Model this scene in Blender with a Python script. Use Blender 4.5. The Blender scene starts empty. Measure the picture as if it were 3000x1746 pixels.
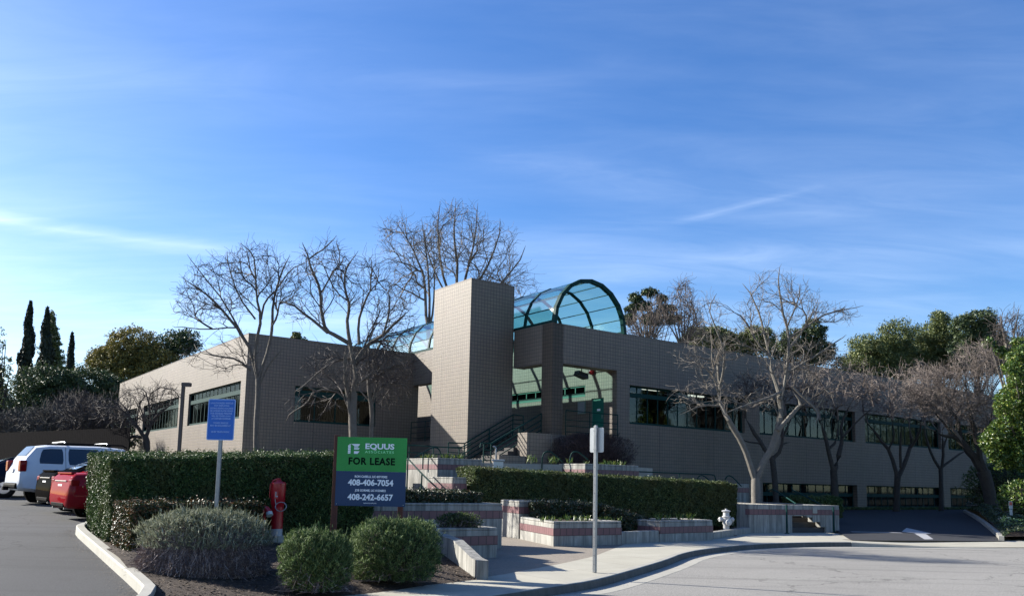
import bpy, bmesh, math, random
import numpy as np
from mathutils import Vector, Matrix

C = bpy.context.scene.collection
R = math.radians
rng = random.Random(7)
NR = np.random.RandomState(11)

# ------------------------------------------------------------------ camera
CAMZ = 1.6
FOC = 2423.0                       # focal length in photo pixels (photo is 3000 wide)
pit = math.atan(283 / 2423); rol = math.atan(0.0218)
F_ = Vector((0, math.cos(pit), math.sin(pit)))
U0 = Vector((0, -math.sin(pit), math.cos(pit))); R0 = Vector((1, 0, 0))
RV = math.cos(rol) * R0 + math.sin(rol) * U0
UV = -math.sin(rol) * R0 + math.cos(rol) * U0
cam_d = bpy.data.cameras.new('camera'); cam = bpy.data.objects.new('camera', cam_d); C.objects.link(cam)
cam_d.sensor_width = 36; cam_d.lens = 36 * FOC / 3000
cam_d.shift_x = 10 / 3000; cam_d.shift_y = (1129 - 873) / 3000
cam_d.clip_start = 0.1; cam_d.clip_end = 20000
M3 = Matrix((RV, UV, -F_)).transposed()
cam.matrix_world = Matrix.Translation((0, 0, CAMZ)) @ M3.to_4x4()
bpy.context.scene.camera = cam


def ray(px, py):
    return F_ + RV * ((px - 1490) / FOC) + UV * ((1129 - py) / FOC)


def P(px, py, Y):                   # the point seen at a pixel of the photo, Y metres ahead
    d = ray(px, py); t = Y / d.y
    return Vector((0, 0, CAMZ)) + d * t


def G(px, py, z=0.0):               # where that line of sight meets height z
    d = ray(px, py); t = (z - CAMZ) / d.z
    return Vector((0, 0, CAMZ)) + d * t


# ------------------------------------------------------------------ bookkeeping
def tag(o, label=None, cat=None, group=None, kind=None):
    if label: o['label'] = label
    if cat: o['category'] = cat
    if group: o['group'] = group
    if kind: o['kind'] = kind
    return o


def thing(name, label, cat, loc=(0, 0, 0), rz=0.0, group=None):
    o = bpy.data.objects.new(name, None); C.objects.link(o)
    o.location = loc; o.rotation_euler = (0, 0, rz); o.empty_display_size = 0.3
    return tag(o, label, cat, group)


def link(name, me, parent=None):
    o = bpy.data.objects.new(name, me); C.objects.link(o)
    if parent is not None: o.parent = parent
    return o


def copy_tree(o, parent=None):
    c = o.copy(); C.objects.link(c); c.parent = parent
    for ch in list(o.children): copy_tree(ch, c)
    return c


class MB:
    def __init__(s): s.v = []; s.f = []; s.m = []; s.cur = 0; s.sm = []; s.smooth = False

    def add(s, vs, fs):
        o = len(s.v); s.v += [tuple(v) for v in vs]
        for f in fs: s.f.append(tuple(i + o for i in f)); s.m.append(s.cur); s.sm.append(s.smooth)
        return s

    def box(s, x0, y0, z0, x1, y1, z1):
        return s.add([(x0, y0, z0), (x1, y0, z0), (x1, y1, z0), (x0, y1, z0), (x0, y0, z1), (x1, y0, z1), (x1, y1, z1), (x0, y1, z1)],
                     [(0, 3, 2, 1), (4, 5, 6, 7), (0, 1, 5, 4), (1, 2, 6, 5), (2, 3, 7, 6), (3, 0, 4, 7)])

    def prism(s, poly, z0, z1):
        n = len(poly)
        if sum(poly[i][0] * poly[(i + 1) % n][1] - poly[(i + 1) % n][0] * poly[i][1] for i in range(n)) < 0: poly = poly[::-1]
        g = lambda z, p: z(p[0], p[1]) if callable(z) else z
        vs = [(p[0], p[1], g(z0, p)) for p in poly] + [(p[0], p[1], g(z1, p)) for p in poly]
        fs = [tuple(range(n))[::-1], tuple(range(n, 2 * n))] + [(i, (i + 1) % n, n + (i + 1) % n, n + i) for i in range(n)]
        return s.add(vs, fs)

    def bar(s, a, b, w, h, up=(0, 0, 1)):          # rectangular bar from a to b
        a, b = Vector(a), Vector(b); d = (b - a).normalized(); up = Vector(up)
        if abs(d.dot(up)) > .99: up = Vector((1, 0, 0))
        x = d.cross(up).normalized() * (w / 2); y = x.normalized().cross(d) * (h / 2)
        vs = [p + q for p in (a, b) for q in (-x - y, x - y, x + y, -x + y)]
        return s.add(vs, [(0, 1, 2, 3), (7, 6, 5, 4), (0, 4, 5, 1), (1, 5, 6, 2), (2, 6, 7, 3), (3, 7, 4, 0)])

    def tube(s, pts, rad, n=8, cap=True):
        pts = [Vector(p) for p in pts]
        if not hasattr(rad, '__len__'): rad = [rad] * len(pts)
        ref = Vector((0.13, 0.31, 0.94)); vs = []
        for i, p in enumerate(pts):
            d = (pts[min(i + 1, len(pts) - 1)] - pts[max(i - 1, 0)]).normalized()
            if abs(d.dot(ref)) > .97: ref = Vector((1, 0.2, 0))
            x = d.cross(ref).normalized(); y = d.cross(x)
            ref = (-y).cross(d).cross(d) if False else ref
            for k in range(n):
                a = 2 * math.pi * k / n
                vs.append(p + (x * math.cos(a) + y * math.sin(a)) * rad[i])
        fs = []
        for i in range(len(pts) - 1):
            for k in range(n):
                k2 = (k + 1) % n
                fs.append((i * n + k, i * n + k2, (i + 1) * n + k2, (i + 1) * n + k))
        old = s.smooth; s.smooth = True; s.add(vs, fs)
        s.smooth = False
        if cap:
            o = len(s.v) - len(vs)
            s.f.append(tuple(range(o, o + n))[::-1]); s.m.append(s.cur); s.sm.append(False)
            o2 = o + (len(pts) - 1) * n
            s.f.append(tuple(range(o2, o2 + n))); s.m.append(s.cur); s.sm.append(False)
        s.smooth = old
        return s

    def lathe(s, prof, c=(0, 0, 0), n=20, axis='z'):   # prof: (radius, height)
        vs = []
        for r, h in prof:
            for k in range(n):
                a = 2 * math.pi * k / n; x, y = r * math.cos(a), r * math.sin(a)
                v = (x, y, h) if axis == 'z' else ((x, h, y) if axis == 'y' else (h, x, y))
                vs.append((c[0] + v[0], c[1] + v[1], c[2] + v[2]))
        fs = []
        for i in range(len(prof) - 1):
            for k in range(n):
                k2 = (k + 1) % n; fs.append((i * n + k, i * n + k2, (i + 1) * n + k2, (i + 1) * n + k))
        fs.append(tuple(range(n))[::-1]); fs.append(tuple(range((len(prof) - 1) * n, len(prof) * n)))
        old = s.smooth; s.smooth = True; s.add(vs, fs); s.smooth = old
        return s

    def build(s, name, mats, parent=None, bevel=0.0, recalc=True, sharp=None):
        me = bpy.data.meshes.new(name); me.from_pydata(s.v, [], s.f)
        if not isinstance(mats, (list, tuple)): mats = [mats]
        for m in mats: me.materials.append(m)
        me.polygons.foreach_set('material_index', s.m)
        me.polygons.foreach_set('use_smooth', s.sm)
        if recalc:
            b = bmesh.new(); b.from_mesh(me); bmesh.ops.recalc_face_normals(b, faces=b.faces); b.to_mesh(me); b.free()
        if any(s.sm):
            try: me.set_sharp_from_angle(angle=R(40))
            except Exception: pass
        me.update()
        o = link(name, me, parent)
        if bevel:
            md = o.modifiers.new('bevel', 'BEVEL'); md.width = bevel; md.segments = 2; md.limit_method = 'ANGLE'; md.angle_limit = R(50)
            if me.vertices and len(me.polygons) < 3000: pass
        return o


def fast(name, V, F, mat, parent=None, smooth=False):
    V = np.asarray(V, dtype=np.float32); F = np.asarray(F, dtype=np.int32)
    me = bpy.data.meshes.new(name)
    me.vertices.add(len(V)); me.vertices.foreach_set('co', V.ravel())
    k = F.shape[1]
    me.loops.add(F.size); me.loops.foreach_set('vertex_index', F.ravel())
    me.polygons.add(len(F)); me.polygons.foreach_set('loop_start', np.arange(len(F), dtype=np.int32) * k)
    me.polygons.foreach_set('use_smooth', np.full(len(F), smooth))
    me.materials.append(mat); me.update(calc_edges=True)
    return link(name, me, parent)


def nrm(a): return a / np.maximum(np.linalg.norm(a, axis=1, keepdims=True), 1e-9)


def leaf_geo(pts, nor, size, width=.5, face=.7, along=None, var=.35):
    """diamond leaves: pts (N,3); nor (N,3) outward; along: preferred long direction"""
    N = len(pts); r = NR.normal(size=(N, 3))
    n = nrm(nor * face + r * (1 - face)) if nor is not None else nrm(r)
    t = NR.normal(size=(N, 3)) if along is None else along + NR.normal(size=(N, 3)) * .35
    t = nrm(t - n * np.sum(t * n, axis=1, keepdims=True)); b = np.cross(n, t)
    L = (size * (1 + var * NR.uniform(-1, 1, (N, 1)))) / 2
    V = np.stack([pts - t * L, pts + b * L * width, pts + t * L, pts - b * L * width], 1).reshape(-1, 3)
    F = np.arange(4 * N).reshape(N, 4)
    return V, F


def seg_geo(p0, p1, r0, r1, n=3):
    """independent tapering prisms for twigs (vectorised)"""
    p0 = np.asarray(p0, float); p1 = np.asarray(p1, float); r0 = np.asarray(r0, float)[:, None]; r1 = np.asarray(r1, float)[:, None]
    d = nrm(p1 - p0); ref = np.tile(np.array([[.3, .2, .93]]), (len(p0), 1)); x = nrm(np.cross(d, ref)); y = np.cross(d, x)
    V = []
    for p, r in ((p0, r0), (p1, r1)):
        for k in range(n):
            a = 2 * math.pi * k / n; V.append(p + (x * math.cos(a) + y * math.sin(a)) * r)
    V = np.stack(V, 1).reshape(-1, 3); N = len(p0)
    base = (np.arange(N) * 2 * n)[:, None]; F = []
    for k in range(n):
        k2 = (k + 1) % n; F.append(np.concatenate([base + k, base + k2, base + n + k2, base + n + k], 1))
    return V, np.concatenate(F, 0)


def join(geos):
    V = []; F = []; o = 0
    for v, f in geos: V.append(v); F.append(f + o); o += len(v)
    return np.concatenate(V), np.concatenate(F)


# ------------------------------------------------------------------ materials
def mat(name, col=(.5, .5, .5), rough=.7, metal=0.0, spec=.5):
    m = bpy.data.materials.new(name); m.use_nodes = True
    b = m.node_tree.nodes['Principled BSDF']
    b.inputs['Base Color'].default_value = (*col, 1); b.inputs['Roughness'].default_value = rough
    b.inputs['Metallic'].default_value = metal; b.inputs['Specular IOR Level'].default_value = spec
    return m, m.node_tree, b


def N(nt, t, **kw):
    n = nt.nodes.new(t)
    for k, v in kw.items(): setattr(n, k, v)
    return n


def ramp(nt, fac, stops):
    r = N(nt, 'ShaderNodeValToRGB'); e = r.color_ramp.elements
    while len(e) < len(stops): e.new(0.5)
    for i, (p, c) in enumerate(stops): e[i].position = p; e[i].color = (*c, 1) if len(c) == 3 else c
    nt.links.new(fac, r.inputs[0]); return r.outputs[0]


def noise(nt, scale, detail=3, vec=None, rough=.55, out='Fac'):
    n = N(nt, 'ShaderNodeTexNoise'); n.inputs['Scale'].default_value = scale; n.inputs['Detail'].default_value = detail; n.inputs['Roughness'].default_value = rough
    if vec is not None: nt.links.new(vec, n.inputs['Vector'])
    return n.outputs[out]


def coords(nt, scale=(1, 1, 1), rot=(0, 0, 0), kind='Object'):
    t = N(nt, 'ShaderNodeTexCoord'); mp = N(nt, 'ShaderNodeMapping')
    mp.inputs['Scale'].default_value = scale; mp.inputs['Rotation'].default_value = rot
    nt.links.new(t.outputs[kind], mp.inputs[0]); return mp.outputs[0]


def mix(nt, fac, a, b, mode='MIX'):
    m = N(nt, 'ShaderNodeMix'); m.data_type = 'RGBA'; m.blend_type = mode
    for s, v in ((0, fac), (6, a), (7, b)):
        if isinstance(v, (int, float)): m.inputs[s].default_value = v
        elif isinstance(v, tuple): m.inputs[s].default_value = (*v, 1)
        else: nt.links.new(v, m.inputs[s])
    return m.outputs[2]


def math_(nt, op, a, b=None, c=None):
    m = N(nt, 'ShaderNodeMath'); m.operation = op
    for i, v in enumerate((a, b, c)):
        if v is None: continue
        if isinstance(v, (int, float)): m.inputs[i].default_value = v
        else: nt.links.new(v, m.inputs[i])
    return m.outputs[0]


def bump(nt, b, h, strength=.3, dist=.01):
    n = N(nt, 'ShaderNodeBump'); n.inputs['Strength'].default_value = strength; n.inputs['Distance'].default_value = dist
    nt.links.new(h, n.inputs['Height']); nt.links.new(n.outputs[0], b.inputs['Normal'])


SC = {}
def k3(c, k): return tuple(x * k for x in c)


def noisy(name, c0, c1, scale=6, rough=.8, bstr=.3, fine=60, metal=0, spec=.4, kind='Object', c2=None, detail=5):
    m, nt, b = mat(name, rough=rough, metal=metal, spec=spec)
    v = coords(nt, kind=kind)
    n1 = noise(nt, scale, detail, v); n2 = noise(nt, fine, 2, v)
    st = [(.3, c0), (.7, c1)] if c2 is None else [(.3, c0), (.52, c1), (.75, c2)]
    col = ramp(nt, n1, st)
    col = mix(nt, .35, col, ramp(nt, n2, [(.25, tuple(x * .75 for x in c0)), (.75, tuple(min(1, x * 1.15) for x in c1))]))
    nt.links.new(col, b.inputs['Base Color']); bump(nt, b, n2, bstr, .01)
    return m


def leafmat(name, stops, rough=.5, trans=.25, spec=.5, patch=None):
    m, nt, b = mat(name, rough=rough, spec=spec)
    g = N(nt, 'ShaderNodeNewGeometry')
    col = ramp(nt, g.outputs['Random Per Island'], stops)
    if patch:
        v = coords(nt); n1 = noise(nt, patch[0], 3, v)
        col = mix(nt, ramp(nt, n1, [(.42, (0, 0, 0)), (.62, (1, 1, 1))]), col, patch[1])
    nt.links.new(col, b.inputs['Base Color'])
    if trans:
        t = N(nt, 'ShaderNodeBsdfTranslucent'); nt.links.new(col, t.inputs[0]); mx = N(nt, 'ShaderNodeMixShader'); mx.inputs[0].default_value = trans
        out = nt.nodes['Material Output']
        nt.links.new(b.outputs[0], mx.inputs[1]); nt.links.new(t.outputs[0], mx.inputs[2]); nt.links.new(mx.outputs[0], out.inputs[0])
    return m


def tile_mat(name, cA, cB, grout, size, tint=(.20, .155, .14)):
    m, nt, b = mat(name, rough=.55, spec=.35)
    t = N(nt, 'ShaderNodeTexCoord'); sp = N(nt, 'ShaderNodeSeparateXYZ'); nt.links.new(t.outputs['Object'], sp.inputs[0])
    u = math_(nt, 'ADD', sp.outputs[0], sp.outputs[1])
    cb = N(nt, 'ShaderNodeCombineXYZ'); nt.links.new(u, cb.inputs[0]); nt.links.new(sp.outputs[2], cb.inputs[1])
    br = N(nt, 'ShaderNodeTexBrick'); br.offset = 0; br.squash = 1
    br.inputs['Scale'].default_value = 1; br.inputs['Brick Width'].default_value = size; br.inputs['Row Height'].default_value = size
    br.inputs['Mortar Size'].default_value = size * .075; br.inputs['Mortar Smooth'].default_value = .1; br.inputs['Bias'].default_value = 0
    br.inputs['Color1'].default_value = (*cA, 1); br.inputs['Color2'].default_value = (*cB, 1); br.inputs['Mortar'].default_value = (*grout, 1)
    nt.links.new(cb.outputs[0], br.inputs['Vector'])
    big = noise(nt, .8, 4, t.outputs['Object'])
    col = mix(nt, math_(nt, 'MULTIPLY', ramp(nt, big, [(.42, (0, 0, 0)), (.75, (1, 1, 1))]), .5), br.outputs[0], tint, 'MULTIPLY')
    # rare odd tiles and slow tonal drift
    c2 = mix(nt, .18, br.outputs[0], ramp(nt, noise(nt, .35, 3, t.outputs['Object']), [(.35, tuple(x * 1.1 for x in tint)), (.65, cB)]))
    sc = N(nt, 'ShaderNodeVectorMath'); sc.operation = 'SNAP'; sc.inputs[1].default_value = (size, size, size); nt.links.new(cb.outputs[0], sc.inputs[0])
    wn = N(nt, 'ShaderNodeTexWhiteNoise'); nt.links.new(sc.outputs[0], wn.inputs[0])
    odd = ramp(nt, wn.outputs[0], [(.965, (0, 0, 0)), (.985, (1, 1, 1))])
    c3 = mix(nt, math_(nt, 'MULTIPLY', math_(nt, 'MULTIPLY', odd, .35), math_(nt, 'SUBTRACT', 1, br.outputs[1])), c2, (.18, .12, .105))
    uj = math_(nt, 'DIVIDE', math_(nt, 'ADD', u, 300.0), size * 24); fr = math_(nt, 'FRACT', uj); pn = N(nt, 'ShaderNodeTexWhiteNoise'); pn.noise_dimensions = '1D'; nt.links.new(math_(nt, 'FLOOR', uj), pn.inputs['W'])
    c3 = mix(nt, math_(nt, 'MULTIPLY', pn.outputs[0], .16), c3, tuple(x * .55 for x in cB))
    c3 = mix(nt, math_(nt, 'LESS_THAN', fr, .004), c3, tuple(x * .5 for x in grout))
    stv = coords(nt, (2.2, 2.2, .12)); stn = noise(nt, 1.0, 5, stv, .65)
    c3 = mix(nt, math_(nt, 'MULTIPLY', ramp(nt, stn, [(.45, (0, 0, 0)), (.72, (1, 1, 1))]), .34), c3, tuple(x * .5 for x in cA))
    nt.links.new(c3, b.inputs['Base Color'])
    h = math_(nt, 'SUBTRACT', 1, br.outputs[1]); bump(nt, b, h, .6, .006)
    return m


def concrete_mat(name, stain=.85, base=((.25, .24, .215), (.38, .37, .335))):
    m, nt, b = mat(name, rough=.85, spec=.25)
    v = coords(nt); vs = coords(nt, (9, 9, .55)); n0 = noise(nt, 2.2, 5, v); ns = noise(nt, 1.0, 5, vs, .7); nf = noise(nt, 90, 2, v)
    col = ramp(nt, n0, [(.3, base[0]), (.7, base[1])])
    st = ramp(nt, ns, [(.40, (0, 0, 0)), (.68, (1, 1, 1))])
    col = mix(nt, math_(nt, 'MULTIPLY', st, stain), col, (.035, .038, .036))
    col = mix(nt, .2, col, ramp(nt, nf, [(.3, (.09, .09, .08)), (.7, (.28, .27, .25))]))
    nt.links.new(col, b.inputs['Base Color']); bump(nt, b, nf, .25, .006)
    return m


def glass_mat(name, tint, refl=.25, rough=.03, trans=1.0):
    """thin window glass: straight-through transparency with a mirror coat, so sunlight passes"""
    m = bpy.data.materials.new(name); m.use_nodes = True; nt = m.node_tree; nt.nodes.remove(nt.nodes['Principled BSDF'])
    tr = N(nt, 'ShaderNodeBsdfTransparent'); tr.inputs[0].default_value = (*tint, 1)
    gl = N(nt, 'ShaderNodeBsdfGlossy'); gl.inputs['Roughness'].default_value = rough; gl.inputs[0].default_value = (.9, 1, 1, 1)
    lw = N(nt, 'ShaderNodeLayerWeight'); lw.inputs[0].default_value = .35
    f = math_(nt, 'MULTIPLY_ADD', lw.outputs['Facing'], refl * 1.3, refl * .45)
    mx = N(nt, 'ShaderNodeMixShader'); nt.links.new(f, mx.inputs[0]); nt.links.new(tr.outputs[0], mx.inputs[1]); nt.links.new(gl.outputs[0], mx.inputs[2])
    nt.links.new(mx.outputs[0], nt.nodes['Material Output'].inputs[0])
    return m


TS = .166
M = {}
M['tile'] = tile_mat('tile', (.166, .138, .104), (.141, .118, .093), (.052, .045, .040), TS)
M['pink'] = tile_mat('pink_tile', (0.1680, 0.0798, 0.0840), (0.1428, 0.0693, 0.0735), (0.0504, 0.0294, 0.0315), .20, tint=(.19, .10, .10))
M['conc'] = concrete_mat('stained_concrete')
M['conc_clean'] = concrete_mat('kerb_concrete', .12, ((0.3120, 0.3003, 0.2574), (0.3900, 0.3744, 0.3276)))
M['frame'] = noisy('frame_paint', (.004, .028, .026), (.006, .036, .033), 3, .6, .02, spec=.1)
M['frame_l'] = noisy('pale_green_metal', (0.1000, 0.1700, 0.1450), (0.1250, 0.2000, 0.1700), 3, .4, .02)
M['rail'] = noisy('rail_paint', (.004, .028, .026), (.006, .036, .033), 3, .6, .02, spec=.1)
M['dark'] = noisy('dark_room', (.02, .02, .022), (.03, .03, .03), 2, .9, .0)
M['roof'] = noisy('roof_gravel', (0.1250, 0.1200, 0.1100), (0.1650, 0.1600, 0.1500), 4, .9)
M['blind'] = noisy('blind', (.17, .19, .21), (.24, .26, .28), 3, .7, .05)
M['blind_d'] = noisy('dark_blind', (0.0158, 0.0158, 0.0146), (0.0248, 0.0236, 0.0225), 3, .7, .05)
M['pane'] = glass_mat('window_glass', (.34, .37, .39), .05)
M['vault'] = glass_mat('vault_glass', (.58, .90, .83), .32, .12)
M['plaster'] = noisy('plaster', (0.2000, 0.1900, 0.1700), (0.2250, 0.2150, 0.1900), 2, .8, .05)
M['room'] = noisy('room_walls', (.05, .048, .045), (.075, .072, .066), 2, .8, .05)
M['door'] = noisy('green_door', (0.0070, 0.1120, 0.0840), (0.0105, 0.1330, 0.0980), 2, .4, .03)
M['black'] = noisy('black_metal', (.012, .012, .013), (.02, .02, .022), 5, .4, .05)
M['bronze'] = noisy('bronze_metal', (.05, .04, .035), (.07, .055, .05), 5, .45, .05)
M['galv'] = noisy('galvanised_steel', (0.2100, 0.2200, 0.2300), (0.3000, 0.3100, 0.3150), 14, .38, .05, metal=.55)
M['white'] = noisy('white_paint', (0.3500, 0.3550, 0.3600), (0.4000, 0.4000, 0.4000), 5, .45, .05)
M['signback'] = noisy('aluminium', (0.4030, 0.4160, 0.4225), (0.4940, 0.5005, 0.5005), 6, .35, .03, metal=.35)
M['red'] = noisy('red_paint', (0.3100, 0.0050, 0.0124), (0.3720, 0.0087, 0.0186), 6, .3, .04, spec=.6)
M['brass'] = noisy('pale_cap', (.42, .46, .44), (.55, .58, .55), 8, .4, .05)
M['post_wood'] = noisy('stained_wood', (0.0550, 0.0140, 0.0075), (0.1000, 0.0275, 0.0150), 9, .6, .15)
M['s_green'] = noisy('sign_green', (.010, .21, .032), (.016, .29, .050), 2.5, .4, .02)
M['s_navy'] = noisy('sign_navy', (.003, .030, .092), (.004, .038, .115), 1.5, .4, .0)
M['s_blue'] = noisy('sign_blue', (0.0027, 0.1013, 0.4455), (0.0041, 0.1215, 0.5130), 1.5, .35, .0)
M['s_white'] = mat('sign_white', (.75, .80, .85), .5)[0]
M['s_lblue'] = mat('sign_lettering', (.30, .44, .74), .6)[0]
M['s_black'] = mat('sign_black', (.002, .010, .006), .8, 0, .1)[0]
M['s_lgreen'] = mat('sign_pale_green', (.25, .75, .35), .5)[0]
M['mulch'] = noisy('mulch', (0.0150, 0.0090, 0.0060), (0.0425, 0.0275, 0.0180), 14, .95, 1.0, 120, c2=(0.0800, 0.0575, 0.0400))
M['soil'] = noisy('ground_soil', (0.0250, 0.0225, 0.0150), (0.0450, 0.0425, 0.0275), .6, .95, .6, 20)
M['chip'] = leafmat('wood_chip', [(0, (0.0250, 0.0150, 0.0090)), (.5, (0.0650, 0.0425, 0.0250)), (1, (0.1500, 0.1150, 0.0800))], .9, 0)
M['bark_pale'] = noisy('pale_bark', (0.0997, 0.0893, 0.0748), (0.1578, 0.1454, 0.1246), 7, .85, .5, 40)
M['bark'] = noisy('grey_bark', (0.0747, 0.0633, 0.0517), (0.1495, 0.1323, 0.1092), 7, .9, .6, 40)
M['bark_dark'] = noisy('dark_bark', (0.0250, 0.0210, 0.0180), (0.0550, 0.0475, 0.0400), 7, .9, .6, 40)
M['twig'] = leafmat('twig', [(0, (0.0403, 0.0310, 0.0264)), (1, (0.0744, 0.0605, 0.0527))], .85, 0)
M['twig_pale'] = leafmat('pale_twig', [(0, (0.1004, 0.0837, 0.0670)), (1, (0.1674, 0.1464, 0.1213))], .85, 0)
M['twig_dark'] = leafmat('dark_twig', [(0, (.038, .034, .029)), (1, (.090, .080, .068))], .85, 0)
M['twig_brown'] = leafmat('brown_twig', [(0, (0.0863, 0.0678, 0.0567)), (1, (0.1849, 0.1504, 0.1282))], .85, 0)
M['fence'] = noisy('fence_boards', (0.0060, 0.0055, 0.0060), (0.0110, 0.0100, 0.0110), 5, 1.0, .2, spec=.02)
M['twig_purple'] = leafmat('purple_twig', [(0, (0.0193, 0.0121, 0.0143)), (1, (0.0468, 0.0303, 0.0330))], .85, 0)
M['hedge'] = leafmat('hedge_leaf', [(0, (0.0195, 0.0442, 0.0141)), (.5, (0.0354, 0.0754, 0.0195)), (.85, (0.0665, 0.1108, 0.0311)), (1, (0.1417, 0.1682, 0.0620))], .55, .15, .25, patch=(1.4, (0.0700, 0.0868, 0.0308)))
M['hedge2'] = leafmat('hedge_leaf_bright', [(0, (.028, .046, .017)), (.5, (.050, .078, .026)), (.85, (.10, .14, .045)), (1, (.20, .23, .10))], .52, .28, .3, patch=(1.1, (.075, .085, .03)))
M['hedge_low'] = leafmat('low_hedge_leaf', [(0, (0.0121, 0.0248, 0.0077)), (.45, (0.0275, 0.0440, 0.0110)), (.75, (0.0660, 0.0550, 0.0165)), (.9, (0.1375, 0.0440, 0.0193)), (1, (0.1870, 0.0935, 0.0275))], .5, .12, .4)
M['hedge_brown'] = leafmat('dry_hedge_leaf', [(0, (0.0137, 0.0275, 0.0096)), (.6, (0.0275, 0.0481, 0.0137)), (.85, (0.0688, 0.0550, 0.0241)), (1, (0.1100, 0.0619, 0.0344))], .5, .1)
M['core'] = noisy('core_shade', (.010, .014, .007), (.018, .022, .010), 10, .95, .3)  # shade inside the foliage, put into the colour of the solid cores
M['lav'] = leafmat('lavender_leaf', [(0, (.085, .098, .055)), (.6, (.18, .195, .125)), (1, (.33, .34, .25))], .8, .2, .2)
M['ros'] = leafmat('rosemary_leaf', [(0, (0.0264, 0.0528, 0.0176)), (.6, (0.0770, 0.1232, 0.0396)), (1, (0.2200, 0.2750, 0.1100))], .65, .25, .2)
M['wood_stem'] = leafmat('woody_stem', [(0, (0.0765, 0.0536, 0.0510)), (.7, (0.1913, 0.1467, 0.1338)), (1, (0.3825, 0.3187, 0.2933))], .85, 0)
M['ever'] = leafmat('evergreen_leaf', [(0, (0.0170, 0.0361, 0.0126)), (.5, (0.0382, 0.0658, 0.0192)), (1, (0.0850, 0.1117, 0.0319))], .6, .12)
M['oak'] = leafmat('oak_leaf', [(0, (0.0582, 0.0655, 0.0175)), (.5, (0.1600, 0.1455, 0.0320)), (1, (0.2763, 0.2183, 0.0511))], .65, .15)
M['olive'] = leafmat('olive_leaf', [(0, (0.0396, 0.0660, 0.0199)), (.5, (0.0859, 0.1123, 0.0290)), (1, (0.1716, 0.1848, 0.0528))], .6, .15)
M['cyp'] = leafmat('cypress_leaf', [(0, (.010, .018, .009)), (1, (.032, .042, .018))], .75, .05)
M['citrus'] = leafmat('glossy_leaf', [(0, (0.0223, 0.0558, 0.0089)), (.5, (0.0558, 0.1114, 0.0149)), (.85, (0.1262, 0.1782, 0.0261)), (1, (0.2450, 0.2525, 0.0520))], .42, .2, .5)
M['grass'] = leafmat('groundcover_leaf', [(0, (0.0110, 0.0231, 0.0077)), (.6, (0.0248, 0.0440, 0.0121)), (1, (0.0660, 0.0880, 0.0275))], .5, .12)
M['tyre'] = mat('tyre', (.006, .006, .0065), .9, 0, .2)[0]
M['rim'] = noisy('rim', (.4, .4, .42), (.5, .5, .52), 5, .3, .02, metal=.8)
M['carglass'] = mat('car_glass', (.012, .016, .022), .06, 0, .8)[0]
M['tail_old'] = mat('tail_lamp', (0.1500, 0.0030, 0.0045), .15, 0, .7)[0]
M['tail'] = mat('tail_lamp', (.16, .002, .004), .6, 0, .05)[0]; M['tail'].node_tree.nodes['Principled BSDF'].inputs['Coat Weight'].default_value = .3
M['plate'] = mat('plate', (.75, .76, .78), .4)[0]
M['trimblack'] = mat('black_trim', (.005, .005, .006), .6, 0, .03)[0]
M['rock'] = noisy('pale_rock', (0.2250, 0.2000, 0.1650), (0.3100, 0.2850, 0.2500), 4, .85, .5, 20)


def paint(name, col, coat=.3):
    m, nt, b = mat(name, col, .5, 0.0, .0); b.inputs['Coat Weight'].default_value = coat; b.inputs['Coat Roughness'].default_value = .02
    v = coords(nt); nt.links.new(mix(nt, .012, col, ramp(nt, noise(nt, 2, 4, v), [(.3, (.25, .22, .2)), (.7, col)])), b.inputs['Base Color'])
    return m


# asphalt / paving
def asphalt(name, c0, c1, agg, crack=True, aggscale=70, track=None):
    m, nt, b = mat(name, rough=.9, spec=.25)
    v = coords(nt); big = noise(nt, .45, 5, v); fine = noise(nt, aggscale, 2, v, .8)
    vo = N(nt, 'ShaderNodeTexVoronoi'); vo.inputs['Scale'].default_value = aggscale * .8; nt.links.new(v, vo.inputs[0])
    col = ramp(nt, big, [(.3, c0), (.7, c1)])
    col = mix(nt, .7, col, ramp(nt, fine, [(.3, tuple(x * .5 for x in c0)), (.55, c1), (.75, agg)]))
    sp_ = noise(nt, 1.7, 4, v, .6); col = mix(nt, math_(nt, 'MULTIPLY', ramp(nt, sp_, [(.60, (0, 0, 0)), (.70, (1, 1, 1))]), .30), col, tuple(x * .55 for x in c0))
    pt_ = noise(nt, .23, 2, v, .4); col = mix(nt, math_(nt, 'MULTIPLY', ramp(nt, pt_, [(.52, (0, 0, 0)), (.535, (1, 1, 1))]), .16), col, tuple(x * .7 for x in c0))
    if crack:
        ck = N(nt, 'ShaderNodeTexVoronoi'); ck.feature = 'DISTANCE_TO_EDGE'; ck.inputs['Scale'].default_value = .16
        wv = N(nt, 'ShaderNodeVectorMath'); wv.operation = 'ADD'; nn = noise(nt, 1.3, 4, v, .6, 'Color'); nt.links.new(v, wv.inputs[0]); nt.links.new(nn, wv.inputs[1]); nt.links.new(wv.outputs[0], ck.inputs[0])
        col = mix(nt, ramp(nt, ck.outputs[0], [(.0, (1, 1, 1)), (.0035, (0, 0, 0))]), col, tuple(x * .45 for x in c0))
    if track:
        vt = coords(nt, (.06, 1.6, 1), (0, 0, R(-12))); col = mix(nt, math_(nt, 'MULTIPLY', ramp(nt, noise(nt, 1.1, 3, vt), [(.52, (0, 0, 0)), (.66, (1, 1, 1))]), track), col, tuple(x * .55 for x in c0))
    nt.links.new(col, b.inputs['Base Color']); bump(nt, b, fine, .5, .008)
    return m


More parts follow.
